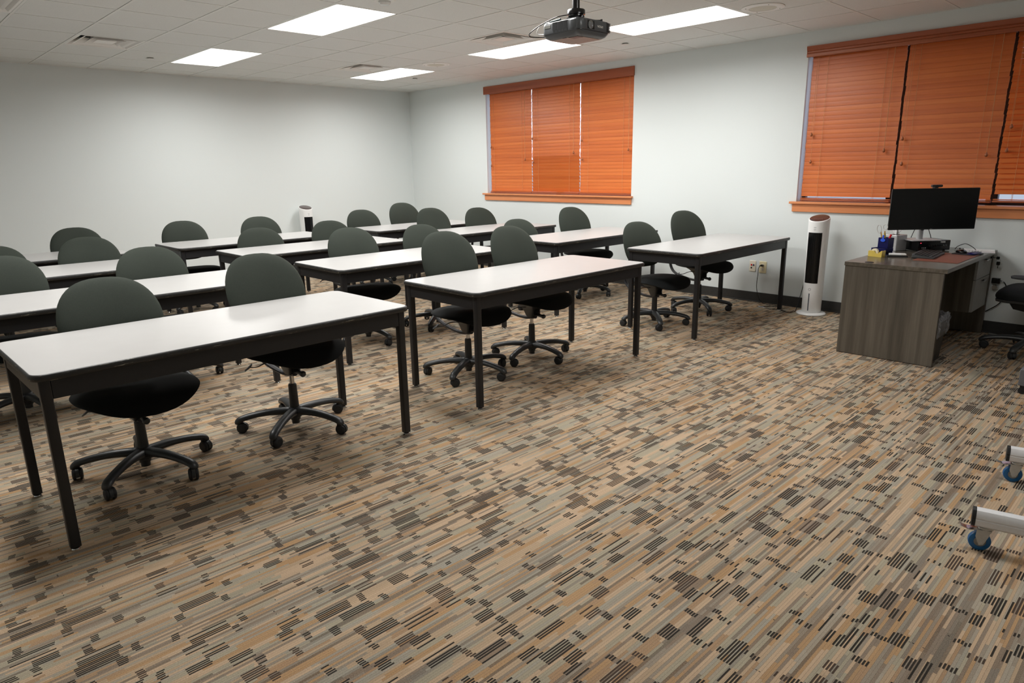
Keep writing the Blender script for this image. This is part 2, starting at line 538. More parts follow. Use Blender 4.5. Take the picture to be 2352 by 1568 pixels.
# ceiling: lay-in tiles (each chamfered) above a tee grid; cells taken by fixtures stay open
xs = [0.0] + [GX0 + GX * k for k in range(18) if GX0 + GX * k < RX1 - 0.05] + [RX1]
ys = [0.0] + [-GY * k for k in range(1, 17) if -GY * k > RY0 + 0.05] + [RY0]
def cell_x(i): return GX0 + GX * i
lights = [(1, 7), (5, 7), (1, 3), (5, 3), (8, 3), (8, 7), (5, 11), (8, 11), (12, 7)]   # (first x cell, y row from window wall -> upper edge)
LIGHTS = []   # x0, x1, y0, y1
for (i, j) in lights:
    x0 = cell_x(i); y1 = -GY * (j - 1)
    LIGHTS.append((x0, x0 + 2 * GX, y1 - GY, y1))
VENTS = [(cell_x(2), cell_x(3), -GY * 9, -GY * 8), (cell_x(6), cell_x(7), -GY * 4, -GY * 3), (cell_x(2), cell_x(3), -GY * 4, -GY * 3), (cell_x(4), cell_x(5), -GY * 11, -GY * 10)]
def taken(cx, cy):
    for (a, b, c_, d_) in LIGHTS + VENTS:
        if a < cx < b and c_ < cy < d_: return True
    return False
bm = newbm()
g = 0.0125
for i in range(len(xs) - 1):
    for j in range(len(ys) - 1):
        x0, x1, y1, y0 = xs[i], xs[i + 1], ys[j], ys[j + 1]
        if taken((x0 + x1) / 2, (y0 + y1) / 2): continue
        a0, a1, b0, b1 = x0 + (g if i else 0), x1 - (g if i < len(xs) - 2 else 0), y0 + (g if j < len(ys) - 2 else 0), y1 - (g if j else 0)
        zf = H + 0.0015
        lo = [bm.verts.new(p) for p in ((a0, b0, zf), (a1, b0, zf), (a1, b1, zf), (a0, b1, zf))]
        bm.faces.new(lo)
        hi = [bm.verts.new(p) for p in ((a0, b0, zf + 0.015), (a1, b0, zf + 0.015), (a1, b1, zf + 0.015), (a0, b1, zf + 0.015))]
        for k in range(4): bm.faces.new((lo[k], lo[(k + 1) % 4], hi[(k + 1) % 4], hi[k]))
box(bm, -0.1, RX1 + 0.1, RY0 - 0.1, 0.1, H + 0.1, H + 0.13)
struct(obj('ceiling', bm, M['tile'], smooth=False))
bm = newbm()
for x in xs[1:-1]:
    for j in range(len(ys) - 1):
        cy = (ys[j] + ys[j + 1]) / 2
        if any(a + 0.01 < x < b - 0.01 and c_ < cy < d_ for (a, b, c_, d_) in LIGHTS): continue
        box(bm, x - 0.010, x + 0.010, ys[j + 1] + 0.0095, ys[j] - 0.0095, H, H + 0.004)
for y in ys[1:-1]:
    box(bm, 0, RX1, y - 0.0095, y + 0.0095, H - 0.0006, H + 0.004)
box(bm, 0, RX1, -0.018, 0, H - 0.0006, H + 0.004); box(bm, 0, 0.018, RY0, 0, H - 0.0006, H + 0.004)
struct(obj('trim_1', bm, M['grid'], smooth=False))

# ------------------------------------------------------------------ windows
def window(idx, w, mulls, sill_x):
    x0, x1, z0, z1 = w
    bm = newbm()
    yb = 0.13
    for a, b in ((x0, x0 + 0.035), (x1 - 0.035, x1)): box(bm, a, b, yb, yb + 0.05, z0, z1)
    box(bm, x0, x1, yb, yb + 0.05, z0, z0 + 0.035); box(bm, x0, x1, yb, yb + 0.05, z1 - 0.035, z1)
    for mx in mulls: box(bm, mx - 0.042, mx + 0.042, yb - 0.01, yb + 0.05, z0, z1)
    fr = struct(obj('window_%d' % idx, bm, M['frame_dark'], bev=0.002))
    bm = newbm(); box(bm, x0 + 0.03, x1 - 0.03, yb + 0.022, yb + 0.028, z0 + 0.03, z1 - 0.03)
    obj('glass_pane', bm, M['glass'], fr, smooth=False)
    # sill: stool with a nosing and an apron under it
    s0, s1 = sill_x
    bm = newbm()
    box(bm, s0, s1, -0.045, 0.0, z0 - 0.022, z0); box(bm, x0 + 0.001, x1 - 0.001, 0.0, 0.128, z0 - 0.022, z0)
    box(bm, s0 + 0.025, s1 - 0.02, -0.02, 0.0, z0 - 0.100, z0 - 0.022)
    struct(obj('trim_%d' % (idx + 1), bm, M['sill'], bev=0.003))
window(1, W1, [3.15], (1.775, 4.475))
window(2, W2, [7.305, 8.095, 8.88], (6.42, 9.72))

def valance(x0, x1, z0, z1, label, fluted):
    bm = newbm()
    if fluted:
        prof = [(-0.002, z0), (-0.016, z0), (-0.018, z0 + 0.006), (-0.018, z0 + 0.028), (-0.012, z0 + 0.032), (-0.018, z0 + 0.038),
                (-0.018, z0 + 0.05), (-0.012, z0 + 0.054), (-0.02, z0 + 0.062), (-0.026, z1 - 0.006), (-0.026, z1), (-0.002, z1)]
    else:
        prof = [(-0.002, z0), (-0.014, z0), (-0.018, z0 + 0.004), (-0.018, z1 - 0.004), (-0.016, z1), (-0.002, z1)]
    A = [bm.verts.new((x0, y, z)) for y, z in prof]; B = [bm.verts.new((x1, y, z)) for y, z in prof]
    bm.faces.new(A); bm.faces.new(B[::-1])
    for k in range(len(A)):
        bm.faces.new((A[k], B[k], B[(k + 1) % len(A)], A[(k + 1) % len(A)]))
    o = obj('window_valance', bm, M['valance'], smooth=False)
    return tag(o, label, 'valance')
valance(1.822, 4.452, 2.462, 2.565, 'plain reddish wooden valance above the smaller window with three closed blinds', False)
valance(6.465, 9.67, 2.418, 2.515, 'fluted dark red wooden valance above the larger window behind the computer desk', True)

def blind(x0, x1, ztop, zbot, label, tilt_at, ladders, tassels, group, order):
    t = thing('window_blind', label, 'blind', (x0, 0.048, ztop), 0, None)
    wdt = x1 - x0; Ht = ztop - zbot
    bm = newbm(); box(bm, 0, wdt, -0.022, 0.024, -0.04, 0)
    obj('head_rail', bm, M['valance'], t, bev=0.002)
    bm = newbm()
    z = -0.055; k = 0; PITCH = 0.042
    while z > -(Ht - 0.05):
        a = tilt_at(ztop + z)
        off = random.uniform(-0.0035, 0.0035)
        ux, uz = math.cos(a) * 0.0245, math.sin(a) * 0.0245
        nx, nz = -math.sin(a), math.cos(a)
        # cross-section slightly crowned: 4 points on each face
        pts = []
        for s in (-1, -0.33, 0.33, 1): pts.append((ux * s + nx * 0.0008 * (1 - s * s), uz * s + nz * 0.0008 * (1 - s * s)))
        sec = [(p[0] + nx * 0.001, p[1] + nz * 0.001) for p in pts] + [(p[0] - nx * 0.001, p[1] - nz * 0.001) for p in reversed(pts)]
        A = [bm.verts.new((0.004 + off, y, z + zz)) for y, zz in sec]; B = [bm.verts.new((wdt - 0.004 + off, y, z + zz)) for y, zz in sec]
        bm.faces.new(A); bm.faces.new(B[::-1])
        for q in range(len(A)): bm.faces.new((A[q], B[q], B[(q + 1) % len(A)], A[(q + 1) % len(A)]))
        z -= PITCH; k += 1
    for q in range(2):      # spare slats resting on the rail
        zz = -Ht + 0.019 + q * 0.0045
        box(bm, 0.004, wdt - 0.004, -0.0245, 0.0245, zz, zz + 0.003)
    obj('slats', bm, M['slat'], t, smooth=False)
    bm = newbm(); box(bm, 0.002, wdt - 0.002, -0.026, 0.026, -Ht, -Ht + 0.015)
    obj('bottom_rail', bm, M['valance'], t, bev=0.003)
    for lx in ladders:
        bm = newbm()
        for yy_ in (-0.0265, 0.0265):
            tube(bm, [(lx - x0, yy_ * 0.62 if abs(tilt_at(1.8)) > 0.8 else yy_, -0.03), (lx - x0, yy_ * 0.62 if abs(tilt_at(1.8)) > 0.8 else yy_, -Ht + 0.01)], 0.0014, 6)
        obj('ladder_cord', bm, M['cord'], t)
    for (tx, tz, top, dbl) in tassels:
        bm = newbm()
        xx = tx - x0
        tube(bm, [(xx, -0.033, -0.03 if top else -0.02), (xx, -0.033, tz - ztop + 0.015)], 0.0024 if dbl else 0.0012, 6)
        cd = obj('pull_cord', bm, M['cord'], t)
        bm = newbm()
        lathe(bm, [(0, 0.018), (0.005, 0.017), (0.0065, 0.010), (0.011, 0.002), (0.0125, -0.006), (0.010, -0.014), (0.004, -0.019), (0, -0.019)], 14)
        obj('tassel', bm, M['wood_knob'], cd, loc=(xx, -0.033, tz - ztop))
    return t
CL = lambda z: R(85)        # closed, room face turned up
def CLM(z): return R(84) if z > 1.60 else R(-70)
b1 = 'wooden blinds of the smaller window'
blind(1.885, 2.7265, 2.50, 1.092, 'closed orange wooden blind at the left of the smaller window', CL, [1.977, 2.548], [(1.93, 1.738, 0, 0), (1.93, 1.479, 0, 0), (2.621, 1.552, 1, 1)], b1, 0)
blind(2.729, 3.589, 2.50, 1.092, 'closed orange wooden blind with darker bottom third, middle of the smaller window', CLM, [2.858, 3.422], [(2.768, 1.824, 0, 0), (2.781, 1.514, 0, 0), (3.505, 1.622, 1, 1)], b1, 1)
blind(3.593, 4.437, 2.50, 1.092, 'closed orange wooden blind at the right of the smaller window', CL, [3.736, 4.282], [(3.642, 1.768, 0, 0), (3.653, 1.537, 0, 0), (4.375, 1.635, 1, 1)], b1, 2)
b2 = 'wooden blinds of the larger window'
blind(6.50, 7.328, 2.46, 1.078, 'closed orange wooden blind at the left of the larger window, above the fan', CL, [6.659, 7.171], [(6.562, 1.71, 0, 0), (6.577, 1.454, 0, 0), (7.235, 1.543, 1, 1)], b2, 0)
blind(7.342, 8.108, 2.46, 1.092, 'closed orange wooden blind directly behind the computer monitor', CL, [7.442, 7.966], [(7.358 + .02, 1.641, 0, 0), (7.376 + .02, 1.422, 0, 0), (8.031, 1.486, 1, 1)], b2, 1)
blind(8.118, 8.865, 2.46, 1.098, 'paler wooden blind with tilted open slats at the right edge, beside the monitor', lambda z: R(62), [8.25, 8.74], [(8.175, 1.703, 0, 0), (8.168, 1.517, 0, 0)], b2, 2)
blind(8.895, 9.64, 2.46, 1.078, 'wooden blind of the larger window beyond the right edge of the photo', CL, [9.0, 9.5], [], b2, 3)

# ------------------------------------------------------------------ ceiling fixtures
def vent(x0, x1, y0, y1, label):
    cx, cy = (x0 + x1) / 2, (y0 + y1) / 2
    t = thing('ceiling_vent', label, 'vent', (cx, cy, H), 0, None)
    hx, hy = (x1 - x0) / 2 - 0.010, (y1 - y0) / 2 - 0.010
    def ring(bm, s0, z0_, s1, z1_):
        a = [bm.verts.new((sx * hx * s0, sy * hy * s0, z0_)) for sx, sy in ((-1, -1), (1, -1), (1, 1), (-1, 1))]
        b = [bm.verts.new((sx * hx * s1, sy * hy * s1, z1_)) for sx, sy in ((-1, -1), (1, -1), (1, 1), (-1, 1))]
        a2 = [bm.verts.new(v.co + Vector((0, 0, 0.002))) for v in a]; b2_ = [bm.verts.new(v.co + Vector((0, 0, 0.002))) for v in b]
        for k in range(4):
            bm.faces.new((a[k], a[(k + 1) % 4], b[(k + 1) % 4], b[k])); bm.faces.new((a2[k], b2_[k], b2_[(k + 1) % 4], a2[(k + 1) % 4]))
            bm.faces.new((a[k], a2[k], a2[(k + 1) % 4], a[(k + 1) % 4])); bm.faces.new((b[k], b[(k + 1) % 4], b2_[(k + 1) % 4], b2_[k]))
    bm = newbm(); ring(bm, 1.0, 0.001, 0.93, 0.001); ring(bm, 0.93, 0.001, 0.72, 0.055)
    obj('frame', bm, M['white_metal'], t, smooth=False)
    for s in (0.80, 0.52):
        bm = newbm(); ring(bm, s, 0.002, s * 0.90, 0.010); ring(bm, s * 0.90, 0.010, s * 0.62, 0.050)
        obj('deflector_ring', bm, M['white_metal'], t, smooth=False)
    bm = newbm(); box(bm, -hx * 0.30, hx * 0.30, -hy * 0.30, hy * 0.30, 0.004, 0.007)
    obj('centre_plate', bm, M['white_metal'], t, bev=0.002)
    bm = newbm(); box(bm, -hx * 0.80, hx * 0.80, -hy * 0.80, hy * 0.80, 0.072, 0.078)
    obj('duct_opening', bm, M['vent_dark'], t, smooth=False)
    return t
LAMP_W = 32.5
VL = ['square white air vent left of the two left-hand ceiling lights', 'square white air vent just left of the projector',
      'square white air vent beside the ceiling light nearest the far corner', 'square white air vent cut by the top left corner of the photo']
for v_, l_ in zip(VENTS, VL): vent(*v_, l_)

LL = ['lit ceiling panel in the left column, nearer the far wall', 'large lit ceiling panel at the top, left of the projector',
      'lit ceiling panel nearest the far corner of the room', 'lit ceiling panel partly hidden behind the projector',
      'lit ceiling panel right of the projector, near the window wall']
for i, (x0, x1, y0, y1) in enumerate(LIGHTS):
    lab = LL[i] if i < len(LL) else ['lit ceiling panel beyond the top edge, above the middle of the nearest row', 'lit ceiling panel outside the photo, above the left tables of the third row', 'lit ceiling panel outside the photo, above the table nearest the camera', 'unseen ceiling panel added over the rolling stand to brighten the desk side'][i - 5]
    t = thing('ceiling_light', lab, 'ceiling light', ((x0 + x1) / 2, (y0 + y1) / 2, H), 0, None)
    hx, hy = (x1 - x0) / 2 - 0.0115, (y1 - y0) / 2 - 0.0115
    bm = newbm()
    for a in ((-hx, -hx + 0.012, -hy, hy), (hx - 0.012, hx, -hy, hy), (-hx, hx, -hy, -hy + 0.012), (-hx, hx, hy - 0.012, hy)): box(bm, a[0], a[1], a[2], a[3], 0.0005, 0.02)
    obj('frame', bm, M['white_metal'], t, smooth=False)
    bm = newbm(); box(bm, -hx + 0.0125, hx - 0.0125, -hy + 0.0125, hy - 0.0125, 0.004, 0.010)
    obj('diffuser', bm, M['lamp'], t, smooth=False)
    ld = bpy.data.lights.new('lamp', 'AREA'); ld.shape = 'RECTANGLE'; ld.size = 2 * hx - 0.03; ld.size_y = 2 * hy - 0.03
    ld.energy = LAMP_W * (0.65 if i == 8 else 1.0); ld.color = (1.0, 0.985, 0.955); ld.spread = R(168)  # last panel is an added unseen fill, dimmed to spare the near floor
    lo_ = bpy.data.objects.new('lamp', ld); COL.objects.link(lo_); lo_.parent = t; lo_.location = (0, 0, 0.003)

def ceiling_speaker(x, y, label):
    t = thing('ceiling_speaker', label, 'speaker', (x, y, H), 0, None)
    bm = newbm(); lathe(bm, [(0.165, 0.001), (0.165, -0.003), (0.155, -0.007), (0.11, -0.009), (0.105, -0.006), (0.105, 0.0)], 40)
    b = obj('mounting_ring', bm, M['white_metal'], t)
    for k in range(4):
        bm = newbm(); lathe(bm, [(0, -0.0098), (0.004, -0.0095), (0.004, -0.008)], 10)
        obj('screw', bm, M['vent_dark'], t, loc=(0.135 * math.cos(PI / 4 + k * PI / 2), 0.135 * math.sin(PI / 4 + k * PI / 2), 0))
    bm = newbm(); lathe(bm, [(0.105, -0.005), (0.06, -0.0075), (0, -0.0085)], 36)
    obj('grille', bm, M['grille_white'], t)
ceiling_speaker(6.66, -1.34, 'round white ceiling speaker with screws beside the right-hand ceiling light')
ceiling_speaker(2.68, -1.53, 'round flat ceiling speaker near the far corner ceiling light')
def sprinkler(x, y, label):
    t = thing('sprinkler_cap', label, 'sprinkler', (x, y, H))
    bm = newbm(); lathe(bm, [(0.03, 0.001), (0.03, -0.008), (0, -0.008)], 24)
    obj('neck', bm, M['drawer_grey'], t)
    bm = newbm(); lathe(bm, [(0, -0.0085), (0.041, -0.0085), (0.042, -0.011), (0.0, -0.012)], 28)
    obj('cover_disc', bm, M['grid'], t)
sprinkler(1.216, -4.244, 'small round sprinkler cap between the left air vent and a ceiling light')
sprinkler(4.969, -0.884, 'small round sprinkler cap near the window wall, right of the projector')
sprinkler(1.493, -0.968, 'small round sprinkler cap near the far corner of the ceiling')
t = thing('smoke_detector', 'round smoke detector cut by the top edge of the photo', 'smoke detector', (5.0, -3.80, H))
bm = newbm(); lathe(bm, [(0.085, 0.001), (0.085, -0.012), (0.075, -0.02), (0, -0.02)], 32); obj('base', bm, M['grid'], t)
bm = newbm(); lathe(bm, [(0.045, -0.02), (0.043, -0.03), (0.03, -0.042), (0, -0.046)], 28); obj('sensor_dome', bm, M['clear_grey'], t)

# ------------------------------------------------------------------ projector on its ceiling pole
PXc, PYc, PZb = 6.585, -3.52, 2.188
t = thing('projector', 'black ceiling projector on a pole with its lens to the right', 'projector', (PXc, PYc, PZb))
hx, hy, hh = 0.150, 0.143, 0.094
def orr(sx, sy, r, z, n=5): return [(x, y, z) for x, y in rrect(sx, sy, r, n)]
bm = newbm()
stack(bm, [orr(hx - 0.028, hy - 0.028, 0.03, 0.0), orr(hx - 0.012, hy - 0.012, 0.035, 0.008), orr(hx - 0.002, hy - 0.002, 0.035, 0.022),
           orr(hx, hy, 0.032, 0.030), orr(hx, hy, 0.032, hh - 0.012), orr(hx - 0.004, hy - 0.004, 0.03, hh - 0.003), orr(hx - 0.014, hy - 0.014, 0.024, hh)])
obj('body', bm, M['projector'], t)
bm = newbm(); stack(bm, [orr(hx + 0.0012, hy + 0.0012, 0.033, 0.0275), orr(hx + 0.0012, hy + 0.0012, 0.033, 0.0305)])
obj('seam', bm, M['projector_dark'], t)
bm = newbm(); prism(bm, rrect(hx - 0.045, hy - 0.04, 0.02), -0.0015, 0.001)
obj('underside_panel', bm, M['bottom_grey'], t)
bm = newbm(); box(bm, 0.03, 0.10, -0.10, -0.05, -0.003, 0.001); box(bm, -0.01, 0.015, -0.11, -0.10, -0.0025, 0.001)
obj('lens_shutter_slot', bm, M['projector_dark'], t, smooth=False)
# round lens bulge at the near front corner
bm = newbm(); lathe(bm, [(0.0, 0.034), (0.052, 0.034), (0.056, 0.042), (0.056, hh - 0.012), (0.048, hh - 0.004), (0, hh - 0.004)], 32, M4=T(hx - 0.052, -hy + 0.050, 0))
obj('lens_barrel_housing', bm, M['projector'], t)
bm = newbm(); box(bm, hx - 0.004, hx + 0.0015, -0.072, -0.008, 0.036, 0.082)
obj('lens_window', bm, M['projector_dark'], t, bev=0.001)
bm = newbm(); lathe(bm, [(0.0, 0.004), (0.010, 0.0035), (0.018, 0.001), (0.020, 0.0035), (0.023, 0.0035), (0.023, 0)], 28, M4=T(hx + 0.001, -0.046, 0.059) @ Matrix.Rotation(PI / 2, 4, 'Y'))
obj('lens', bm, M['lens'], t)
text_mesh('brand_mark', 'EPSON', 0.017, M['label_white'], t, (hx + 0.0008, 0.045, 0.058), (PI / 2, PI, PI / 2))
bm = newbm()
for k in range(9):
    for q in range(3):
        box(bm, hx - 0.018 + q * 0.006, hx - 0.014 + q * 0.006 + 0.0, hy - 0.004 - 0.0, hy + 0.001, 0.034 + k * 0.006, 0.038 + k * 0.006)
        box(bm, hx - 0.003, hx + 0.0012, 0.105 + q * 0.0085, 0.111 + q * 0.0085, 0.034 + k * 0.006, 0.038 + k * 0.006)
obj('front_grille', bm, M['projector_dark'], t, smooth=False)
bm = newbm()
for k in range(11):
    zz = 0.044 + k * 0.0040
    for a, b in ((-0.060, -0.022), (-0.018, 0.020), (0.024, 0.058)):
        box(bm, a, b, -hy - 0.0012, -hy + 0.003, zz, zz + 0.0024)
for k in range(4):
    zz = 0.032 + k * 0.0032
    for a in (-0.055, -0.03, -0.005, 0.02, 0.045): box(bm, a, a + 0.018, -hy - 0.0012, -hy + 0.003, zz, zz + 0.0016)
obj('side_grille', bm, M['projector_dark'], t, smooth=False)
bm = newbm(); box(bm, -0.125, -0.075, -hy - 0.002, -hy + 0.002, 0.060, 0.078)
obj('control_panel', bm, M['bottom_grey'], t, bev=0.001)
# bracket, arms, round yoke and pole
bm = newbm()
box(bm, -0.07, 0.05, -0.035, 0.035, hh + 0.006, hh + 0.012); box(bm, -0.05, 0.04, -0.028, -0.02, hh + 0.012, hh + 0.036); box(bm, -0.05, 0.04, 0.02, 0.028, hh + 0.012, hh + 0.036)
for ax, ay, bx_, by_ in ((0.03, 0.0, 0.115, 0.10), (0.03, 0.0, 0.115, -0.07), (-0.05, 0, -0.12, 0.09), (-0.05, 0, -0.12, -0.1)):
    tube(bm, [(ax, ay, hh + 0.010), (bx_, by_, hh + 0.010)], 0.008, 6, flat=(1.3, 0.4)); cyl(bm, (bx_, by_, hh - 0.002), (bx_, by_, hh + 0.016), 0.007, n=10)
obj('mount_bracket', bm, M['projector_dark'], t, bev=0.001)
bm = newbm(); lathe(bm, [(0.0, hh + 0.078), (0.03, hh + 0.078), (0.052, hh + 0.073), (0.055, hh + 0.068), (0.055, hh + 0.046), (0.046, hh + 0.044), (0.046, hh + 0.036), (0, hh + 0.036)], 32)
obj('mount_collar', bm, M['black_gloss'], t)
bm = newbm(); cyl(bm, (0, 0, hh + 0.074), (0, 0, H - PZb - 0.004), 0.0225, n=24)
obj('pole', bm, M['black_gloss'], t)
bm = newbm(); lathe(bm, [(0, H - PZb - 0.0005), (0.07, H - PZb - 0.0005), (0.07, H - PZb - 0.006), (0.03, H - PZb - 0.012), (0, H - PZb - 0.012)], 28)
obj('ceiling_plate', bm, M['black_gloss'], t)
def cable(name, pts, r, mat, parent, sm=8):
    bm_ = newbm(); tube(bm_, pts, r, 8, smooth=sm); return obj(name, bm_, mat, parent)
cable('cable', [(-0.04, -0.02, hh + 0.05), (-0.07, -0.10, hh + 0.03), (-0.15, -0.165, hh - 0.015), (-0.23, -0.17, hh - 0.055), (-0.20, -0.10, 0.03), (-0.148, -0.04, 0.04)], 0.0028, M['black_gloss'], t)
cable('cable', [(-0.10, -0.09, hh + 0.008), (-0.16, -0.13, hh + 0.0), (-0.20, -0.13, hh - 0.045), (-0.18, -0.08, 0.045), (-0.148, -0.02, 0.05)], 0.0035, M['white_plastic'], t)['label'] = 'white cable'
bm = newbm(); tube(bm, [(-0.03, -0.105, hh + 0.013), (-0.09, -0.125, hh + 0.004)], 0.011, 8, flat=(1, 0.5))
obj('cable_adapter', bm, simple('dark_teal_adapter', rgb(58, 82, 78), 0.4), t)

# ------------------------------------------------------------------ seminar tables
TW, TL, TZ = 0.746, 1.716, 0.737
def make_table():
    t = thing('seminar_table', '', 'table')
    ol = rrect(TW / 2 - 0.004, TL / 2 - 0.004, 0.045, 8)
    bm = newbm(); prism(bm, ol, TZ - 0.026, TZ)
    obj('table_top', bm, M['laminate'], t, bev=0.0008, seg=1)
    # bull-nose edge band
    bm = newbm()
    def o2(e, z): return [(x, y, z) for x, y in rrect(TW / 2 + e, TL / 2 + e, 0.05, 8)]
    rings = stack(bm, [o2(-0.006, TZ - 0.001), o2(-0.002, TZ - 0.0003), o2(0.002, TZ - 0.003), o2(0.004, TZ - 0.009), o2(0.004, TZ - 0.020), o2(0.001, TZ - 0.027), o2(-0.008, TZ - 0.029)], cap=False)
    obj('edge_band', bm, M['edge'], t, angle=60)
    ins, th, ah = 0.022, 0.022, 0.078
    z1 = TZ - 0.028
    legw = 0.040
    X1, Y1 = TW / 2 - ins, TL / 2 - ins
    for sy in (-1, 1):
        bm = newbm(); box(bm, -X1 + legw, X1 - legw, sy * Y1 - sy * 0.003, sy * Y1 - sy * th, z1 - ah, z1)
        obj('apron', bm, M['black_metal'], t, bev=0.0015)
    for sx in (-1, 1):
        bm = newbm(); box(bm, sx * X1 - sx * 0.003, sx * X1 - sx * th, -Y1 + legw, Y1 - legw, z1 - ah, z1)
        obj('apron', bm, M['black_metal'], t, bev=0.0015)
    for sx in (-1, 1):
        for sy in (-1, 1):
            bm = newbm()
            def sq(h0, h1, z, rr=0.006):
                return [(sx * (X1 - legw / 2) + x, sy * (Y1 - legw / 2) + y, z) for x, y in rrect(h0, h1, rr, 3)]
            stack(bm, [sq(legw / 2, legw / 2, z1), sq(legw / 2, legw / 2, z1 - ah), sq(legw / 2 - 0.001, legw / 2 - 0.001, z1 - ah - 0.01), sq(legw / 2 - 0.001, legw / 2 - 0.001, 0.014)])
            lg = obj('leg', bm, M['black_metal'], t)
            bm = newbm(); lathe(bm, [(0, 0.016), (0.006, 0.016), (0.006, 0.009), (0.015, 0.007), (0.017, 0.003), (0.016, 0.0), (0, 0)], 18)
            gl = obj('glide', bm, M['chrome'], lg, loc=(sx * (X1 - legw / 2), sy * (Y1 - legw / 2), 0)); gl['label'] = 'small chrome levelling foot'
    return t
tab0 = make_table()
ROWN = {1: 'nearest row', 2: 'second row from the camera', 3: 'third row from the camera', 4: 'farthest row'}
TABLES = {  # row, col : x0, y0 (near-left corner), rz
    (1, 1): (5.815, -6.528, 0.022), (1, 2): (5.777, -4.328, 0.006), (1, 3): (5.830, -1.952, 0.010),
    (2, 1): (4.32, -6.585, 0), (2, 2): (4.31, -4.362, 0), (2, 3): (4.33, -2.03, 0),
    (3, 1): (2.92, -6.95, 0), (3, 2): (2.93, -4.46, 0), (3, 3): (2.90, -2.165, 0),
    (4, 1): (1.74, -6.75, 0), (4, 2): (1.74, -4.63, 0), (4, 3): (1.78, -2.385, 0)}
CN = {1: 'left', 2: 'middle', 3: 'right'}
first = True
for (r, c_), (x0, y0, rz) in TABLES.items():
    t = tab0 if first else copy_tree(tab0)
    first = False
    ca, sa = math.cos(rz), math.sin(rz)
    t.location = (x0 + TW / 2 * ca - TL / 2 * sa, y0 + TW / 2 * sa + TL / 2 * ca, 0)
    t.rotation_euler = (0, 0, rz)
    if (r, c_) == (1, 3): lab = 'white-topped black table of the nearest row beside the white tower fan'
    elif (r, c_) == (1, 1): lab = 'white-topped black table nearest the camera, at the left of the nearest row'
    else: lab = 'white-topped black table, %s of three in the %s' % (CN[c_], ROWN[r])
    t['label'] = lab; t['category'] = 'table'; t['group'] = 'seminar tables in four rows'

# ------------------------------------------------------------------ task chairs
def pad(bm, outline, depth_f, n=40, rings=8, mi=0):
    """cushion: outline(a)->(u,v) ; depth_f(u,v,rr)->(front,back) offsets"""
    front, back = [], []
    for i in range(1, rings + 1):
        rr = math.sin(i / rings * PI / 2)
        fr, bk = [], []
        for k in range(n):
            u, v = outline(2 * PI * k / n)
            u *= rr; v *= rr
            f_, b_ = depth_f(u, v, rr)
            fr.append(f_); bk.append(b_)
        front.append([bm.verts.new(p) for p in fr])
        back.append([bm.verts.new(p) for p in bk] if i < rings else front[-1])
    f0, b0 = depth_f(0, 0, 0)
    cf, cb = bm.verts.new(f0), bm.verts.new(b0)
    for k in range(n):
        k2 = (k + 1) % n
        bm.faces.new((cf, front[0][k], front[0][k2])); bm.faces.new((cb, back[0][k2], back[0][k]))
        for i in range(rings - 1):
            bm.faces.new((front[i][k], front[i + 1][k], front[i + 1][k2], front[i][k2]))
            bm.faces.new((back[i][k], back[i][k2], back[i + 1][k2], back[i + 1][k]))

def sgnp(v, p): return math.copysign(abs(v) ** p, v)
def back_outline(a):
    c_, s_ = math.cos(a), math.sin(a)
    if s_ >= 0:   # top: round
        return 0.236 * sgnp(c_, 0.78), 0.225 * sgnp(s_, 0.93)
    w = 0.236 * (1 - 0.10 * (abs(s_) ** 1.5))
    return w * sgnp(c_, 0.62), -0.205 * abs(s_) ** 0.72
REC = R(18)
def back_depth(u, v, rr):
    # u sideways (y), v up; wraps forward at the sides; thickness fades at the rim
    x = -0.203 + 0.45 * u * u
    x += 0.35 * v * v * (-1 if v > 0 else 0.3)
    th = 0.034 * (max(0.0, 1 - rr ** 3.0)) ** 0.6 + 0.008 * (1 - rr ** 8)
    zz = 0.765 + v * math.cos(REC); xr = x - v * math.sin(REC)
    return (xr + th, u, zz), (xr - th * 0.7, u, zz)
def seat_outline(a):
    c_, s_ = math.cos(a), math.sin(a)
    return 0.262 * sgnp(c_, 0.86), 0.275 * sgnp(s_, 0.86)
def seat_depth(u, v, rr):
    z = 0.452 - 0.9 * max(0, u - 0.10) ** 2 * 2.2 - 0.05 * u * u + 0.25 * v * v * 0.3
    top = 0.036 * (max(0, 1 - rr ** 3.5)) ** 0.55 - 0.010 * math.exp(-((u + 0.05) ** 2 + v * v) / 0.02)
    bot = 0.026 * (max(0, 1 - rr ** 3.0)) ** 0.5
    return (u + 0.052, v, z + 0.018 + top), (u + 0.052, v, z + 0.018 - bot)

def star_base_bm():
    bm = newbm()
    lathe(bm, [(0, 0.128), (0.030, 0.128), (0.036, 0.122), (0.040, 0.105), (0.038, 0.070), (0.028, 0.064), (0.028, 0.052), (0.022, 0.050), (0.022, 0.028), (0, 0.028)], 24)
    for k in range(5):
        a = 2 * PI * k / 5
        d = Vector((math.cos(a), math.sin(a), 0)); s = Vector((-math.sin(a), math.cos(a), 0))
        path = [(0.006, 0.100, 0.024), (0.045, 0.104, 0.025), (0.10, 0.107, 0.0225), (0.16, 0.105, 0.0205), (0.22, 0.098, 0.0195), (0.27, 0.088, 0.019), (0.300, 0.079, 0.019), (0.317, 0.066, 0.0175), (0.320, 0.055, 0.0140), (0.3203, 0.052, 0.006)]
        tube(bm, [d * q[0] + Vector((0, 0, q[1])) for q in path], [q[2] for q in path], 14, flat=(1.28, 0.92), smooth=3)
        cyl(bm, d * 0.305 + Vector((0, 0, 0.078)), d * 0.305 + Vector((0, 0, 0.050)), 0.016, 0.0145, 14)
    return bm
STAR = None
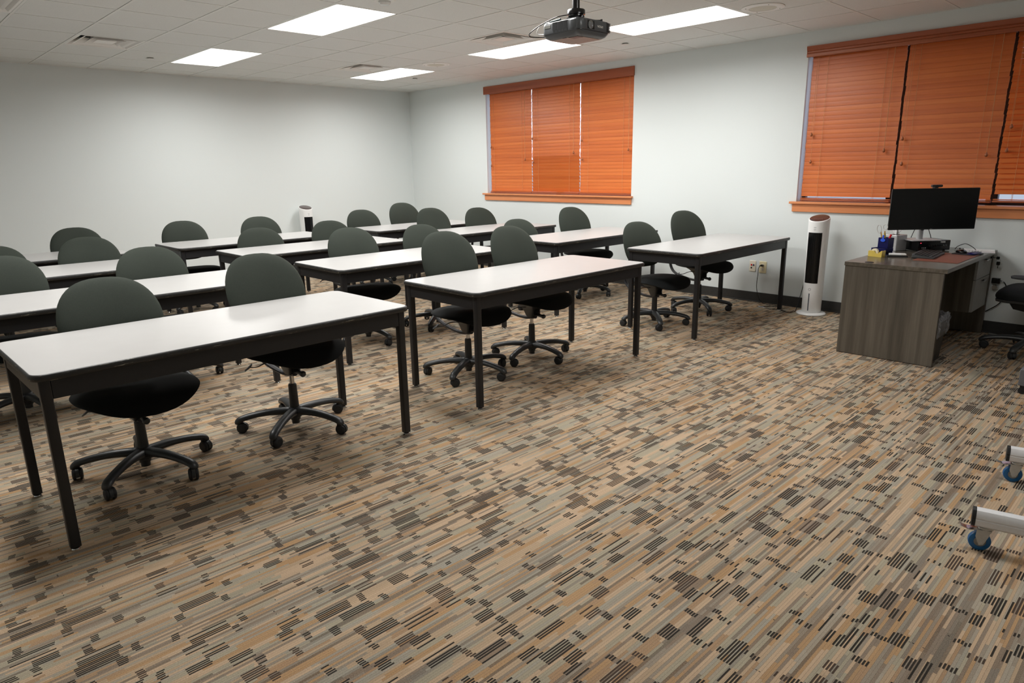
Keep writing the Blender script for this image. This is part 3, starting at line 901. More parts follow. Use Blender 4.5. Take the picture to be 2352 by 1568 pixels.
def caster_parts(parent, loc, rz):
    # hood + stem as the caster, two wheels as sub-parts; local origin at stem foot on the floor
    bm = newbm()
    cyl(bm, (0, 0, 0.050), (0, 0, 0.062), 0.010, n=12)
    for k in range(0, 9):
        pass
    # hood: arched shell over the wheels
    n = 10
    outs = []
    for yv, rr in ((-0.008, 0.033), (0.008, 0.033)):
        outs.append([(-0.012 + rr * math.cos(R(-15) + (PI + R(30)) * k / n), yv, 0.0295 + rr * math.sin(R(-15) + (PI + R(30)) * k / n)) for k in range(n + 1)])
    rg = [[bm.verts.new(p) for p in o] for o in outs]
    for k in range(n): bm.faces.new((rg[0][k], rg[0][k + 1], rg[1][k + 1], rg[1][k]))
    bm.faces.new(rg[0][::-1]); bm.faces.new(rg[1])
    c_ = obj('caster', bm, M['black_plastic'], parent, loc=loc, rot=(0, 0, rz))
    for s in (-1, 1):
        bm = newbm()
        lathe(bm, [(0, 0.0235 * s), (0.020, 0.0235 * s), (0.022, 0.0215 * s), (0.027, 0.0205 * s), (0.0295, 0.017 * s), (0.0295, 0.0095 * s), (0.026, 0.0085 * s), (0, 0.0085 * s)], 22, M4=T(-0.012, 0, 0.0295) @ Matrix.Rotation(PI / 2, 4, 'X'))
        obj('wheel', bm, M['dark_rubber'], c_)
    return c_

def make_chair():
    t = thing('task_chair', '', 'chair')
    obj('star_base', star_base_bm(), M['black_plastic'], t)
    for k in range(5):
        a = 2 * PI * k / 5
        caster_parts(t, (0.305 * math.cos(a), 0.305 * math.sin(a), 0), a)
    bm = newbm(); cyl(bm, (0, 0, 0.12), (0, 0, 0.262), 0.0265, 0.0235, 22); cyl(bm, (0, 0, 0.262), (0, 0, 0.268), 0.020, n=20)
    obj('cylinder_sleeve', bm, M['black_plastic'], t)
    bm = newbm(); cyl(bm, (0, 0, 0.20), (0, 0, 0.40), 0.0135, n=18)
    gc = obj('gas_cylinder', bm, M['chrome'], t); gc['label'] = 'chrome gas cylinder'
    # seat with shell
    bm = newbm(); pad(bm, seat_outline, seat_depth, 44, 9)
    obj('seat', bm, M['fabric_black'], t)
    # mechanism: tapered housing + spring + front knob
    bm = newbm()
    def rr_(hx_, hy_, z, ox=0.0): return [(x + ox, y, z) for x, y in rrect(hx_, hy_, 0.012, 3)]
    stack(bm, [rr_(0.030, 0.028, 0.312), rr_(0.042, 0.032, 0.330), rr_(0.060, 0.042, 0.375), rr_(0.085, 0.07, 0.410), rr_(0.12, 0.12, 0.446)])
    for k in range(6): lathe(bm, [(0.020, -0.003), (0.026, 0), (0.020, 0.003)], 16, M4=T(0.062, 0, 0.338 + k * 0.008))
    obj('tilt_mechanism', bm, M['black_plastic'], t)
    bm = newbm(); cyl(bm, (0.05, 0, 0.338), (0.125, 0, 0.334), 0.012, n=14); lathe(bm, [(0, 0.024), (0.012, 0.022), (0.017, 0.014), (0.017, 0.004), (0.012, 0.0), (0, 0)], 18, M4=T(0.122, 0, 0.334) @ Matrix.Rotation(PI / 2, 4, 'Y'))
    obj('tension_knob', bm, M['black_plastic'], t)
    # J bar carrying the back
    bm = newbm()
    tube(bm, [(0.045, 0, 0.318), (-0.05, 0, 0.300), (-0.16, 0, 0.302), (-0.32, 0, 0.330), (-0.395, 0, 0.375), (-0.425, 0, 0.45), (-0.40, 0, 0.56), (-0.265, 0, 0.70)], [0.0135] * 8, 10, flat=(1.25, 0.9), smooth=6)
    obj('back_bar', bm, M['black_metal'], t)
    bm = newbm(); prism(bm, rrect(0.055, 0.075, 0.02), -0.008, 0.008, M4=T(-0.232, 0, 0.715) @ Matrix.Rotation(PI / 2 - REC, 4, 'Y'))
    obj('back_bracket', bm, M['black_plastic'], t, bev=0.002)
    bm = newbm(); pad(bm, back_outline, back_depth, 48, 9)
    obj('backrest', bm, M['fabric_green'], t)
    # paddle lever under the right rear of the seat
    bm = newbm()
    tube(bm, [(0.0, -0.05, 0.395), (-0.03, -0.12, 0.398), (-0.07, -0.16, 0.375), (-0.12, -0.19, 0.368)], 0.0035, 8, smooth=5)
    tube(bm, [(-0.108, -0.175, 0.384), (-0.118, -0.190, 0.366), (-0.132, -0.205, 0.350)], [0.010, 0.012, 0.008], 10, flat=(1.5, 0.5), smooth=4)
    obj('height_lever', bm, M['black_plastic'], t)
    return t
chair0 = make_chair()
UPPER = {'gas_cylinder', 'seat', 'tilt_mechanism', 'tension_knob', 'back_bar', 'back_bracket', 'backrest', 'height_lever'}
BACK0 = 0.765 + 0.225 * math.cos(REC)    # height of the back's top
rc = random.Random(11)
used_first = [False]
def place_chair(x, yb, top, yaw, base_deg, label, group, sdz=None, by_back=True):
    f_ = (9.486 - (x - 0.25)) / (9.486 - (x - 0.31))      # the back's top stands 0.25 m behind the column
    yb = -6.8805 + (yb + 6.8805) * f_; top = 1.449 + (top - 1.449) * f_
    t = copy_tree(chair0) if used_first[0] else chair0
    used_first[0] = True
    th = R(yaw)
    y = yb + (0.25 * math.sin(th) if by_back else 0)
    t.location = (x, y, 0); t.rotation_euler = (0, 0, th)
    t['label'] = label; t['category'] = 'chair'; t['group'] = group
    dz = max(-0.075, min(0.045, top - BACK0))
    ba = R(base_deg) - th
    ci = 0
    for ch in t.children:
        nm = ch.name.split('.')[0]
        if nm in UPPER:
            ch.location = (0, 0, dz if nm in ('back_bracket', 'backrest') or sdz is None else sdz)
        elif nm == 'star_base':
            ch.rotation_euler = (0, 0, ba)
        elif nm == 'caster':
            a = ba + 2 * PI * ci / 5; ci += 1
            ch.location = (0.305 * math.cos(a), 0.305 * math.sin(a), 0)
            ch.rotation_euler = (0, 0, rc.uniform(0, 2 * PI))
    return t
RN = {1: 'nearest row', 2: 'second row', 3: 'third row', 4: 'farthest row'}
CH = [ # row, col, side(0 left 1 right), x, y of back, top z, yaw, base angle
 (1, 1, 0, 5.925, -6.02, 0.943, 0, 26), (1, 1, 1, 5.925, -5.21, 0.985, 3, 24),
 (1, 2, 0, 5.870, -3.785, 1.005, -4, 11), (1, 2, 1, 5.880, -3.140, 1.000, -2, -2),
 (1, 3, 0, 5.915, -1.460, 0.925, -12, 27), (1, 3, 1, 5.905, -0.645, 0.985, -13, 33),
 (2, 1, 0, 4.43, -6.25, 0.955, -5, 12), (2, 1, 1, 4.43, -5.37, 0.935, -4, 4),
 (2, 2, 0, 4.43, -3.71, 0.955, -8, 2), (2, 2, 1, 4.43, -2.93, 0.93, -6, 20),
 (2, 3, 0, 4.43, -1.62, 0.90, -10, 5), (2, 3, 1, 4.44, -0.74, 0.985, -8, 10),
 (3, 1, 0, 3.04, -6.12, 0.91, -5, 15), (3, 1, 1, 3.04, -5.45, 0.93, -5, 40),
 (3, 2, 0, 3.04, -3.93, 0.90, -8, 12), (3, 2, 1, 3.04, -3.13, 0.92, -6, 50),
 (3, 3, 0, 3.04, -1.745, 0.985, -6, 18), (3, 3, 1, 3.04, -0.975, 0.95, -10, 33),
 (4, 1, 1, 1.87, -5.29, 0.94, -3, 24), (4, 2, 0, 1.87, -4.265, 0.94, -6, 15), (4, 2, 1, 1.87, -3.40, 0.935, -8, 41),
 (4, 3, 0, 1.87, -2.00, 0.94, -8, 10), (4, 3, 1, 1.87, -1.345, 1.0, -6, 30)]
SDZ = {(1, 1, 0): -0.035, (1, 1, 1): 0.015, (1, 2, 0): 0.0, (1, 2, 1): 0.01, (1, 3, 0): -0.05, (1, 3, 1): 0.005}
for (r, c_, sd, x, yb, top, yaw, ba) in CH:
    if (r, c_) == (4, 1):
        lab = 'black chair with rounded dark green back, only one at the farthest row\'s left table'
    elif (r, c_, sd) == (1, 3, 1):
        lab = 'black chair with rounded dark green back, nearest the wall outlets in the nearest row'
    elif (r, c_, sd) == (1, 1, 0):
        lab = 'black chair with rounded dark green back, the one nearest the camera at far left table'
    else:
        lab = 'dark green backed chair, %s one at the %s table of the %s' % ('left' if sd == 0 else 'right', CN[c_], RN[r])
    place_chair(x, yb, top, yaw, ba, lab, 'rolling chairs pushed in at the seminar tables', SDZ.get((r, c_, sd)))

# ------------------------------------------------------------------ tower fans
def make_fan():
    t = thing('tower_fan', '', 'fan')
    bm = newbm(); lathe(bm, [(0, 0.022), (0.11, 0.024), (0.130, 0.018), (0.136, 0.010), (0.134, 0.002), (0.128, 0.0), (0, 0)], 44)
    obj('base', bm, M['white_plastic'], t)
    # front is +x; top slants down to the front
    def rad(z): return 0.088 + 0.007 * min(1, z / 0.9)
    bm = newbm()
    n = 48; outs = []
    SL = 0.30
    for z in (0.024, 0.030, 0.2, 0.4, 0.6, 0.8, 0.90):
        r_ = rad(z) if z > 0.025 else rad(z) - 0.004
        outs.append([(r_ * math.cos(2 * PI * k / n), r_ * math.sin(2 * PI * k / n), z) for k in range(n)])
    for dz_, dr in ((0.0, 0.0), (0.006, 0.003), (0.007, 0.007)):
        r_ = rad(0.93) - dr
        outs.append([(r_ * math.cos(2 * PI * k / n), r_ * math.sin(2 * PI * k / n), 0.925 + dz_ - SL * r_ * math.cos(2 * PI * k / n)) for k in range(n)])
    stack(bm, outs)
    obj('body', bm, M['white_plastic'], t)
    bm = newbm(); outs = []
    for dz_, dr in ((-0.004, 0.008), (0.001, 0.008), (0.0018, 0.0095)):
        r_ = rad(0.93) - dr
        outs.append([(r_ * math.cos(2 * PI * k / n), r_ * math.sin(2 * PI * k / n), 0.9325 + dz_ - SL * r_ * math.cos(2 * PI * k / n)) for k in range(n)])
    stack(bm, outs)
    cp = obj('control_panel', bm, M['brown_glass'], t); cp['label'] = 'dark brown glass top'
    bm = newbm()
    for k, (px_, py_) in enumerate(((0.030, -0.035), (0.036, -0.018), (0.040, 0.0), (0.036, 0.018), (0.030, 0.035))):
        lathe(bm, [(0, 0.0006), (0.0035, 0.0006), (0.0035, 0)], 10, M4=T(px_, py_, 0.9345 - SL * px_))
    obj('touch_buttons', bm, M['grey_mark'], t)
    # curved grille inset with vertical louvres
    def arc(bm_, a0, a1, z0, z1, off, th=0.001, m_=14):
        o_, i_ = [], []
        for zz in (z0, z1):
            o_.append([bm_.verts.new(((rad(zz) + off) * math.cos(a0 + (a1 - a0) * k / m_), (rad(zz) + off) * math.sin(a0 + (a1 - a0) * k / m_), zz)) for k in range(m_ + 1)])
            i_.append([bm_.verts.new(((rad(zz) + off - th) * math.cos(a0 + (a1 - a0) * k / m_), (rad(zz) + off - th) * math.sin(a0 + (a1 - a0) * k / m_), zz)) for k in range(m_ + 1)])
        for k in range(m_):
            bm_.faces.new((o_[0][k], o_[0][k + 1], o_[1][k + 1], o_[1][k])); bm_.faces.new((i_[0][k + 1], i_[0][k], i_[1][k], i_[1][k + 1]))
            bm_.faces.new((o_[0][k], i_[0][k], i_[0][k + 1], o_[0][k + 1])); bm_.faces.new((o_[1][k], o_[1][k + 1], i_[1][k + 1], i_[1][k]))
        bm_.faces.new((o_[0][0], o_[1][0], i_[1][0], i_[0][0])); bm_.faces.new((o_[0][-1], i_[0][-1], i_[1][-1], o_[1][-1]))
    bm = newbm(); arc(bm, R(-42), R(42), 0.315, 0.80, 0.0008, 0.003)
    obj('air_outlet', bm, M['screen'], t)
    bm = newbm()
    for k in range(8):
        a = R(-38 + k * 76 / 7); arc(bm, a - R(1.1), a + R(1.1), 0.32, 0.795, 0.0028, 0.0025, 1)
    obj('louvres', bm, M['black_gloss'], t)
    bm = newbm(); arc(bm, R(-3.2), R(3.2), 0.045, 0.215, 0.0010, 0.003, 3)
    obj('water_gauge', bm, M['gauge'], t, bev=0.0)
    bm = newbm(); arc(bm, R(-7), R(7), 0.848, 0.852, 0.0006, 0.002, 4)
    lathe(bm, [(0.0065, 0.001), (0.0085, 0.001), (0.0085, 0), (0.0065, 0)], 18, M4=T(rad(0.83) + 0.0002, 0, 0.83) @ Matrix.Rotation(PI / 2, 4, 'Y'))
    lathe(bm, [(0.009, 0.001), (0.0125, 0.001), (0.0125, 0), (0.009, 0)], 18, M4=T(rad(0.25) - 0.0005, 0, 0.255) @ Matrix.Rotation(PI / 2, 4, 'Y'))
    obj('printed_marks', bm, M['grey_mark'], t)
    return t
fan = make_fan()
fan.location = (6.815, -0.225, 0); fan.rotation_euler = (0, 0, R(-88))
fan['label'] = 'white tower fan with brown top between the near table and the desk'; fan['group'] = 'white tower fans'
fan2 = copy_tree(fan)
fan2.location = (0.17, -2.07, 0); fan2.rotation_euler = (0, 0, R(-3))
fan2['label'] = 'white tower fan standing far off against the left wall'; fan2['group'] = 'white tower fans'

# ------------------------------------------------------------------ wall plates and the fan's cord
t = thing('data_wall_plate', 'light almond wall plate with red and blue jacks, left of the outlet', 'wall plate', (6.066, 0, 0.3815))
bm = newbm(); box(bm, -0.036, 0.036, -0.006, 0.0, -0.058, 0.058); obj('plate', bm, M['ivory_light'], t, bev=0.003)
for nm_, px_, pz_, mt in (('red_jack', -0.012, 0.012, 'red'), ('blue_jack', 0.012, 0.012, 'navy'), ('black_jack', -0.012, -0.018, 'black_gloss')):
    bm = newbm(); box(bm, px_ - 0.007, px_ + 0.007, -0.0095, -0.005, pz_ - 0.008, pz_ + 0.008); obj(nm_, bm, M[mt], t, bev=0.001)
t = thing('power_outlet', 'ivory power outlet with a black plug under the near right table', 'outlet', (6.18, 0, 0.378))
bm = newbm(); box(bm, -0.04, 0.04, -0.006, 0.0, -0.062, 0.062); obj('plate', bm, M['ivory'], t, bev=0.003)
for dz_ in (0.021, -0.021):
    bm = newbm(); lathe(bm, [(0, 0.0085), (0.016, 0.0085), (0.017, 0.0055), (0.017, 0)], 24, M4=T(0, 0, dz_) @ Matrix.Rotation(PI / 2, 4, 'X'))
    s_ = obj('socket', bm, M['ivory_light'], t)
    bm = newbm()
    for sx in (-0.006, 0.006): box(bm, sx - 0.0012, sx + 0.0012, -0.0092, -0.008, dz_ - 0.001, dz_ + 0.008)
    cyl(bm, (0, -0.0092, dz_ - 0.008), (0, -0.008, dz_ - 0.008), 0.0024, n=10)
    obj('slots', bm, M['vent_dark'], s_)
Fi = (Matrix.Translation(fan.location) @ RZ(R(-88))).inverted()
cp = [(6.163, -0.040, 0.393), (6.150, -0.038, 0.36), (6.146, -0.035, 0.28), (6.142, -0.035, 0.18), (6.155, -0.035, 0.11), (6.19, -0.045, 0.04), (6.24, -0.055, 0.004), (6.33, -0.067, 0.004), (6.41, -0.085, 0.004), (6.43, -0.115, 0.004), (6.37, -0.145, 0.004), (6.30, -0.205, 0.004), (6.262, -0.232, 0.004), (6.31, -0.245, 0.004), (6.38, -0.262, 0.004), (6.43, -0.285, 0.004), (6.475, -0.25, 0.004), (6.54, -0.26, 0.004), (6.60, -0.312, 0.004), (6.645, -0.300, 0.005), (6.672, -0.30, 0.02), (6.70, -0.315, 0.027), (6.705, -0.28, 0.10), (6.712, -0.235, 0.22), (6.722, -0.215, 0.32)]
bm = newbm(); tube(bm, [Fi @ Vector(p) for p in cp], 0.0032, 8, smooth=5); pc_ = obj('power_cord', bm, M['black_gloss'], fan)
bm = newbm(); box(bm, -0.012, 0.012, -0.028, 0.0, -0.010, 0.010); tube(bm, [(-0.004, -0.026, 0), (-0.02, -0.032, -0.006)], [0.008, 0.005], 10)
bmesh.ops.transform(bm, matrix=Fi @ T(6.18, -0.01, 0.399), verts=bm.verts)
obj('plug', bm, M['black_gloss'], pc_, bev=0.003)

# ------------------------------------------------------------------ teacher's desk
DZ = 0.712
t = thing('office_desk', 'grey-brown woodgrain pedestal desk standing against the window wall', 'desk', (7.88, -0.755, 0))
X0, X1, Y0, Y1 = -0.34, 0.345, -0.715, 0.725     # local extents
bm = newbm(); box(bm, X0 - 0.004, X1, Y0 - 0.006, Y1, DZ - 0.030, DZ)
obj('desktop', bm, M['desk_y'], t, bev=0.0015)
for y in (Y0, Y1 - 0.028):
    bm = newbm(); box(bm, X0, X1 - 0.02, y, y + 0.028, 0.004, DZ - 0.0305)
    obj('end_panel', bm, M['desk_z'], t, bev=0.001)
bm = newbm(); box(bm, X0 + 0.06, X0 + 0.08, Y0 + 0.0285, Y1 - 0.0285, 0.12, DZ - 0.0305)
obj('modesty_panel', bm, M['desk_z'], t)
bm = newbm()
py0, py1, pz0 = 0.262, Y1 - 0.0285, 0.245
box(bm, X0 + 0.12, X1 - 0.045, py0, py0 + 0.018, pz0, DZ - 0.0305); box(bm, X0 + 0.12, X1 - 0.045, py1 - 0.018, py1, pz0, DZ - 0.0305)
box(bm, X0 + 0.12, X1 - 0.045, py0 + 0.018, py1 - 0.018, pz0, pz0 + 0.018); box(bm, X0 + 0.12, X0 + 0.138, py0 + 0.018, py1 - 0.018, pz0 + 0.018, DZ - 0.0305)
obj('pedestal', bm, M['desk_z'], t, bev=0.001)
for (a, b) in ((pz0 + 0.004, 0.508), (0.513, DZ - 0.034)):
    bm = newbm(); box(bm, X1 - 0.0445, X1 - 0.026, py0 + 0.001, py1 - 0.001, a, b)
    d_ = obj('drawer', bm, M['drawer_grey'], t, bev=0.001)
    bm = newbm()
    n = 12; mid = (py0 + py1) / 2
    lo, hi = [], []
    for k in range(n + 1):
        a_ = PI * k / n
        lo.append((X1 - 0.026, mid + 0.055 * math.cos(a_), b - 0.020 - 0.026 * math.sin(a_))); hi.append((X1 - 0.006, mid + 0.050 * math.cos(a_), b - 0.018 - 0.012 * math.sin(a_)))
    A_ = [bm.verts.new(p) for p in lo]; B_ = [bm.verts.new(p) for p in hi]
    for k in range(n): bm.faces.new((A_[k], A_[k + 1], B_[k + 1], B_[k]))
    bm.faces.new(B_); bm.faces.new(A_[::-1])
    obj('handle', bm, M['brushed'], d_)['label'] = 'silver crescent drawer handle'
bm = newbm(); lathe(bm, [(0, 0.004), (0.026, 0.004), (0.030, 0.002), (0.031, 0), (0.0, 0)], 28)
obj('cable_grommet', bm, M['dark_rubber'], t, loc=(7.695 - 7.88, -1.425 + 0.755, DZ))
bm = newbm(); cyl(bm, (0, 0, 0), (0.010, 0, 0), 0.009, n=14)
obj('lock', bm, M['black_gloss'], t, loc=(X1 - 0.026, py1 - 0.04, 0.655))

def on_desk(name, label, cat, x, y, rz=0, group=None, z=DZ):
    return thing(name, label, cat, (x, y, z), rz, group)

# desk mat, keyboard, mouse, mouse pad, paper
o = newbm(); box(o, -0.150, 0.150, -0.31, 0.31, 0, 0.003)
mt = obj('desk_mat', o, M['leather'], loc=(8.045, -0.80, DZ + 0.0002), bev=0.001)
tag(mt, 'reddish brown leather mat under the keyboard on the desk', 'desk mat')
t = on_desk('keyboard', 'black full-size keyboard lying on the brown desk mat', 'keyboard', 7.915, -0.79, R(94), z=DZ + 0.0035)
t.scale = (0.88, 1.0, 1.0)
bm = newbm()
A_ = [(-0.23, -0.078, 0), (0.23, -0.078, 0), (0.23, 0.078, 0), (-0.23, 0.078, 0)]; B_ = [(-0.225, -0.075, 0.014), (0.225, -0.075, 0.014), (0.225, 0.072, 0.026), (-0.225, 0.072, 0.026)]
stack(bm, [A_, B_]); obj('case', bm, M['black_plastic'], t, bev=0.004)
for grp, mt_ in (('keys', 'keycap'), ('key_edge_rows', 'keytop')):
    bm = newbm()
    for row in range(6):
        for k in range(22):
            top_row = row in (0, 5) and k % 3 == 0
            if (grp == 'keys') == top_row: continue
            if k == 15 or k == 18: continue
            x_ = -0.214 + k * 0.0196; y_ = -0.060 + row * 0.0235; z_ = 0.0145 + (y_ + 0.075) / 0.147 * 0.012
            if row == 0 and 4 <= k <= 8:
                continue
            box(bm, x_, x_ + 0.0165, y_, y_ + 0.019, z_ - 0.001, z_ + 0.0055)
    if grp == 'keys': box(bm, -0.136, -0.038, -0.060, -0.041, 0.0145, 0.021)
    obj(grp, bm, M[mt_], t, smooth=False)
pd = newbm(); prism(pd, rrect(0.085, 0.095, 0.02), 0, 0.004)
t = on_desk('mouse_pad', 'black mouse pad with a navy wrist cushion at the desk edge', 'mouse pad', 8.110, -0.475, R(-10), z=DZ + 0.0035)
obj('mat', pd, M['dark_rubber'], t)
bm = newbm(); pad(bm, lambda a: (0.035 * sgnp(math.cos(a), 0.8), 0.085 * sgnp(math.sin(a), 0.7)), lambda u, v, rr: ((u + 0.05, v, 0.006 + 0.016 * max(0, 1 - rr ** 3) ** 0.5), (u + 0.05, v, 0.004)), 28, 6)
obj('wrist_rest', bm, M['navy'], t)
t = on_desk('computer_mouse', 'black computer mouse on the mouse pad', 'mouse', 8.062, -0.460, R(128), z=DZ + 0.008)
bm = newbm(); pad(bm, lambda a: (0.056 * sgnp(math.cos(a), 0.8), 0.031 * sgnp(math.sin(a), 0.8)), lambda u, v, rr: ((u, v, 0.006 + 0.022 * max(0, 1 - rr ** 2.6) ** 0.6 * (1 - 2.5 * u)), (u, v, 0.0)), 28, 7)
obj('shell', bm, M['black_gloss'], t)
bm = newbm(); cyl(bm, (0.030, -0.003, 0.030), (0.030, 0.003, 0.030), 0.006, n=12); obj('scroll_wheel', bm, M['dark_rubber'], t)
bm = newbm(); box(bm, -0.108, 0.108, -0.14, 0.14, 0, 0.0008)
o = obj('paper_sheet', bm, M['paper'], loc=(8.125, -0.175, DZ + 0.0004), rot=(0, 0, R(12)))
tag(o, 'white printed sheet of paper on the far right corner of the desk', 'paper')
bm = newbm()
for k in range(5): box(bm, -0.07, -0.065, -0.10 + 0.0, -0.02 + 0.02 * (k % 2), 0.0009, 0.0012, M4=T(0.02 * k, 0, 0))
obj('print_lines', bm, M['grey_mark'], o, smooth=False)

# amplifier
FL, FRt, BL = Vector((7.766, -0.535)), Vector((7.937, -0.286)), Vector((7.627, -0.369))
AW, AD, AH = 0.302, 0.215, 0.088
ang = R(55.5)
ac = FL + Vector((math.cos(ang), math.sin(ang))) * AW / 2 + Vector((-math.sin(ang), math.cos(ang))) * AD / 2
t = on_desk('amplifier', 'black amplifier box with small knobs and a red light, under the monitor', 'amplifier', ac.x, ac.y, ang)
bm = newbm(); box(bm, -AW / 2, AW / 2, -AD / 2, AD / 2, 0.006, AH); obj('case', bm, M['black_gloss'], t, bev=0.004)
for sx in (-1, 1):
    for sy in (-1, 1):
        bm = newbm(); cyl(bm, (0, 0, 0), (0, 0, 0.0065), 0.010, n=14); obj('foot', bm, M['dark_rubber'], t, loc=(sx * (AW / 2 - 0.03), sy * (AD / 2 - 0.03), 0))
yf = -AD / 2
bm = newbm(); box(bm, -0.133, -0.125, yf - 0.0012, yf, 0.068, 0.072); obj('power_light', bm, M['led'], t, smooth=False)
for k in range(8):
    bm = newbm(); cyl(bm, (0, 0, 0), (0, -0.010, 0), 0.0065, 0.0055, 14); box(bm, -0.0007, 0.0007, -0.0106, -0.009, -0.001, 0.006)
    obj('knob', bm, M['dark_rubber'] if k < 6 else M['keytop'], t, loc=(-0.050 + k * 0.0225, yf, 0.045))
bm = newbm()
for k in range(3): box(bm, -0.114 + k * 0.016, -0.110 + k * 0.016, yf - 0.0012, yf, 0.026, 0.034)
obj('buttons', bm, M['label_white'], t, smooth=False)
bm = newbm(); box(bm, 0.055, 0.100, yf - 0.0010, yf, 0.068, 0.080); obj('sticker', bm, M['label_white'], t, smooth=False)
bm = newbm()
for k in range(7): box(bm, -0.116 + k * 0.006, -0.1125 + k * 0.006, yf - 0.0006, yf, 0.071, 0.0735)
obj('front_print', bm, M['keytop'], t, smooth=False)

# monitor
mang = R(-44)          # screen normal
px_, py_ = 7.745, -0.435
t = thing('computer_monitor', 'wide black computer monitor on a silver stand on the desk', 'monitor', (px_, py_, DZ + AH + 0.001), mang)
bm = newbm(); prism(bm, rrect(0.105, 0.125, 0.012), 0, 0.008); obj('stand_base', bm, M['brushed'], t, bev=0.002)
bm = newbm(); stack(bm, [[(x, y, z) for x, y in rrect(0.020, 0.0225, 0.014)] for z in (0.008, 0.34)]); obj('stand_post', bm, M['brushed'], t, loc=(-0.01, 0, 0))
bm = newbm(); box(bm, 0.008, 0.115, -0.03, 0.03, 0.235, 0.30); box(bm, 0.01, 0.03, -0.012, 0.010, 0.08, 0.11); obj('tilt_arm', bm, M['black_plastic'], t, bev=0.006)
zc = 1.064 - (DZ + AH + 0.001)
SW, SH = 0.708, 0.330
scr = Vector((7.843, -0.532)) - Vector((px_, py_))
off = scr.x * math.cos(mang) + scr.y * math.sin(mang); lat = -scr.x * math.sin(mang) + scr.y * math.cos(mang)
bm = newbm(); stack(bm, [[(x_, lat + y, zc + z) for y, z in rrect(SW / 2 * s, SH / 2 * s, 0.006)] for x_, s in ((off - 0.032, 0.72), (off - 0.018, 0.985), (off - 0.004, 1.0), (off + 0.0, 0.998))])
obj('housing', bm, M['black_plastic'], t)
bm = newbm(); box(bm, off - 0.001, off + 0.0012, lat - SW / 2 + 0.004, lat + SW / 2 - 0.004, zc - SH / 2 + 0.008, zc + SH / 2 - 0.004); obj('screen', bm, M['screen'], t, smooth=False)
text_mesh('brand_mark', 'DELL', 0.010, M['grey_mark'], t, (off + 0.0013, lat - 0.03 + 0.03, zc - SH / 2 + 0.0055), (PI / 2, 0, PI / 2), 0.0002)
t2 = thing('webcam', 'small black webcam clipped on top of the monitor', 'webcam', (0, 0, 0), mang)
wc = Matrix.Translation(t.location) @ RZ(mang) @ Vector((off, lat + 0.0, zc + SH / 2))
t2.location = wc
bm = newbm(); stack(bm, [[(x_, y, 0.018 + z) for y, z in rrect(0.042, 0.010, 0.009)] for x_ in (-0.012, 0.012)]); obj('body', bm, M['black_plastic'], t2, bev=0.002)
bm = newbm(); cyl(bm, (0.010, 0, 0.018), (0.015, 0, 0.018), 0.008, n=18); obj('lens', bm, M['black_gloss'], t2)
bm = newbm(); box(bm, -0.022, 0.006, -0.012, 0.012, 0.0012, 0.008); box(bm, -0.040, -0.022, -0.012, 0.012, -0.02, 0.006); obj('clip', bm, M['black_plastic'], t2, bev=0.002)
# cables behind the amplifier
o = newbm(); tube(o, [(0.0, 0.0, 0.004), (0.02, 0.0, 0.03), (0.07, 0.0, 0.052), (0.12, 0, 0.03), (0.15, 0, 0.004)], 0.0026, 8, smooth=6)
tag(obj('arched_cable', o, M['black_gloss'], loc=(7.955, -0.20, DZ + 0.0015), rot=(0, 0, R(5))), 'thin black cable arching over the far end of the desk', 'cable')
o = newbm(); tube(o, [(-0.06, 0, 0.003), (-0.035, 0, 0.08), (0.0, 0, 0.12), (0.05, 0, 0.10), (0.09, 0, 0.003)], 0.0028, 8, smooth=6)
tag(obj('monitor_cable', o, M['black_gloss'], loc=(7.70, -0.30, DZ + AH + 0.001), rot=(0, 0, R(20))), 'black cable looping behind the silver monitor post', 'cable')

# tissue box
t = on_desk('tissue_box', 'brushed silver cube tissue box cover with a white tissue', 'tissue box', 7.585, -0.525, R(-22))
bm = newbm(); prism(bm, rrect(0.062, 0.062, 0.008), 0, 0.132); obj('cover', bm, M['brushed'], t, bev=0.004)
bm = newbm(); lathe(bm, [(0, 0.0005), (0.028, 0.0005), (0.030, 0)], 28); obj('opening', bm, M['vent_dark'], t, loc=(0, 0, 0.1325))
bm = newbm()
rr3 = random.Random(4)
outs = []
for i, (r_, z_) in enumerate(((0.012, 0.131), (0.018, 0.145), (0.028, 0.160), (0.032, 0.174), (0.024, 0.184), (0.010, 0.176))):
    outs.append([((r_ * (1 + 0.45 * math.sin(5 * 2 * PI * k / 30 + i * 0.4))) * math.cos(2 * PI * k / 30), 0.6 * (r_ * (1 + 0.45 * math.sin(5 * 2 * PI * k / 30 + i * 0.4))) * math.sin(2 * PI * k / 30), z_ + 0.006 * math.sin(4 * PI * k / 30)) for k in range(30)])
stack(bm, outs); obj('tissue', bm, M['tissue'], t)

# pen organiser: cup on a stepped tray
t = on_desk('pen_organiser', 'navy blue pen cup standing on a shallow tray', 'pen holder', 7.60, -0.875, R(-15))
bm = newbm()
def wall_box(bm_, hx_, hy_, z0_, z1_, w_):
    box(bm_, -hx_, hx_, -hy_, -hy_ + w_, z0_, z1_); box(bm_, -hx_, hx_, hy_ - w_, hy_, z0_, z1_)
    box(bm_, -hx_, -hx_ + w_, -hy_ + w_, hy_ - w_, z0_, z1_); box(bm_, hx_ - w_, hx_, -hy_ + w_, hy_ - w_, z0_, z1_)
    box(bm_, -hx_ + w_, hx_ - w_, -hy_ + w_, hy_ - w_, z0_, z0_ + w_)
wall_box(bm, 0.043, 0.038, 0.052, 0.135, 0.003); obj('cup', bm, M['navy'], t, loc=(0.012, 0.02, 0), bev=0.001)
bm = newbm(); wall_box(bm, 0.062, 0.050, 0.030, 0.052, 0.003); obj('upper_tray', bm, M['navy'], t, bev=0.001)
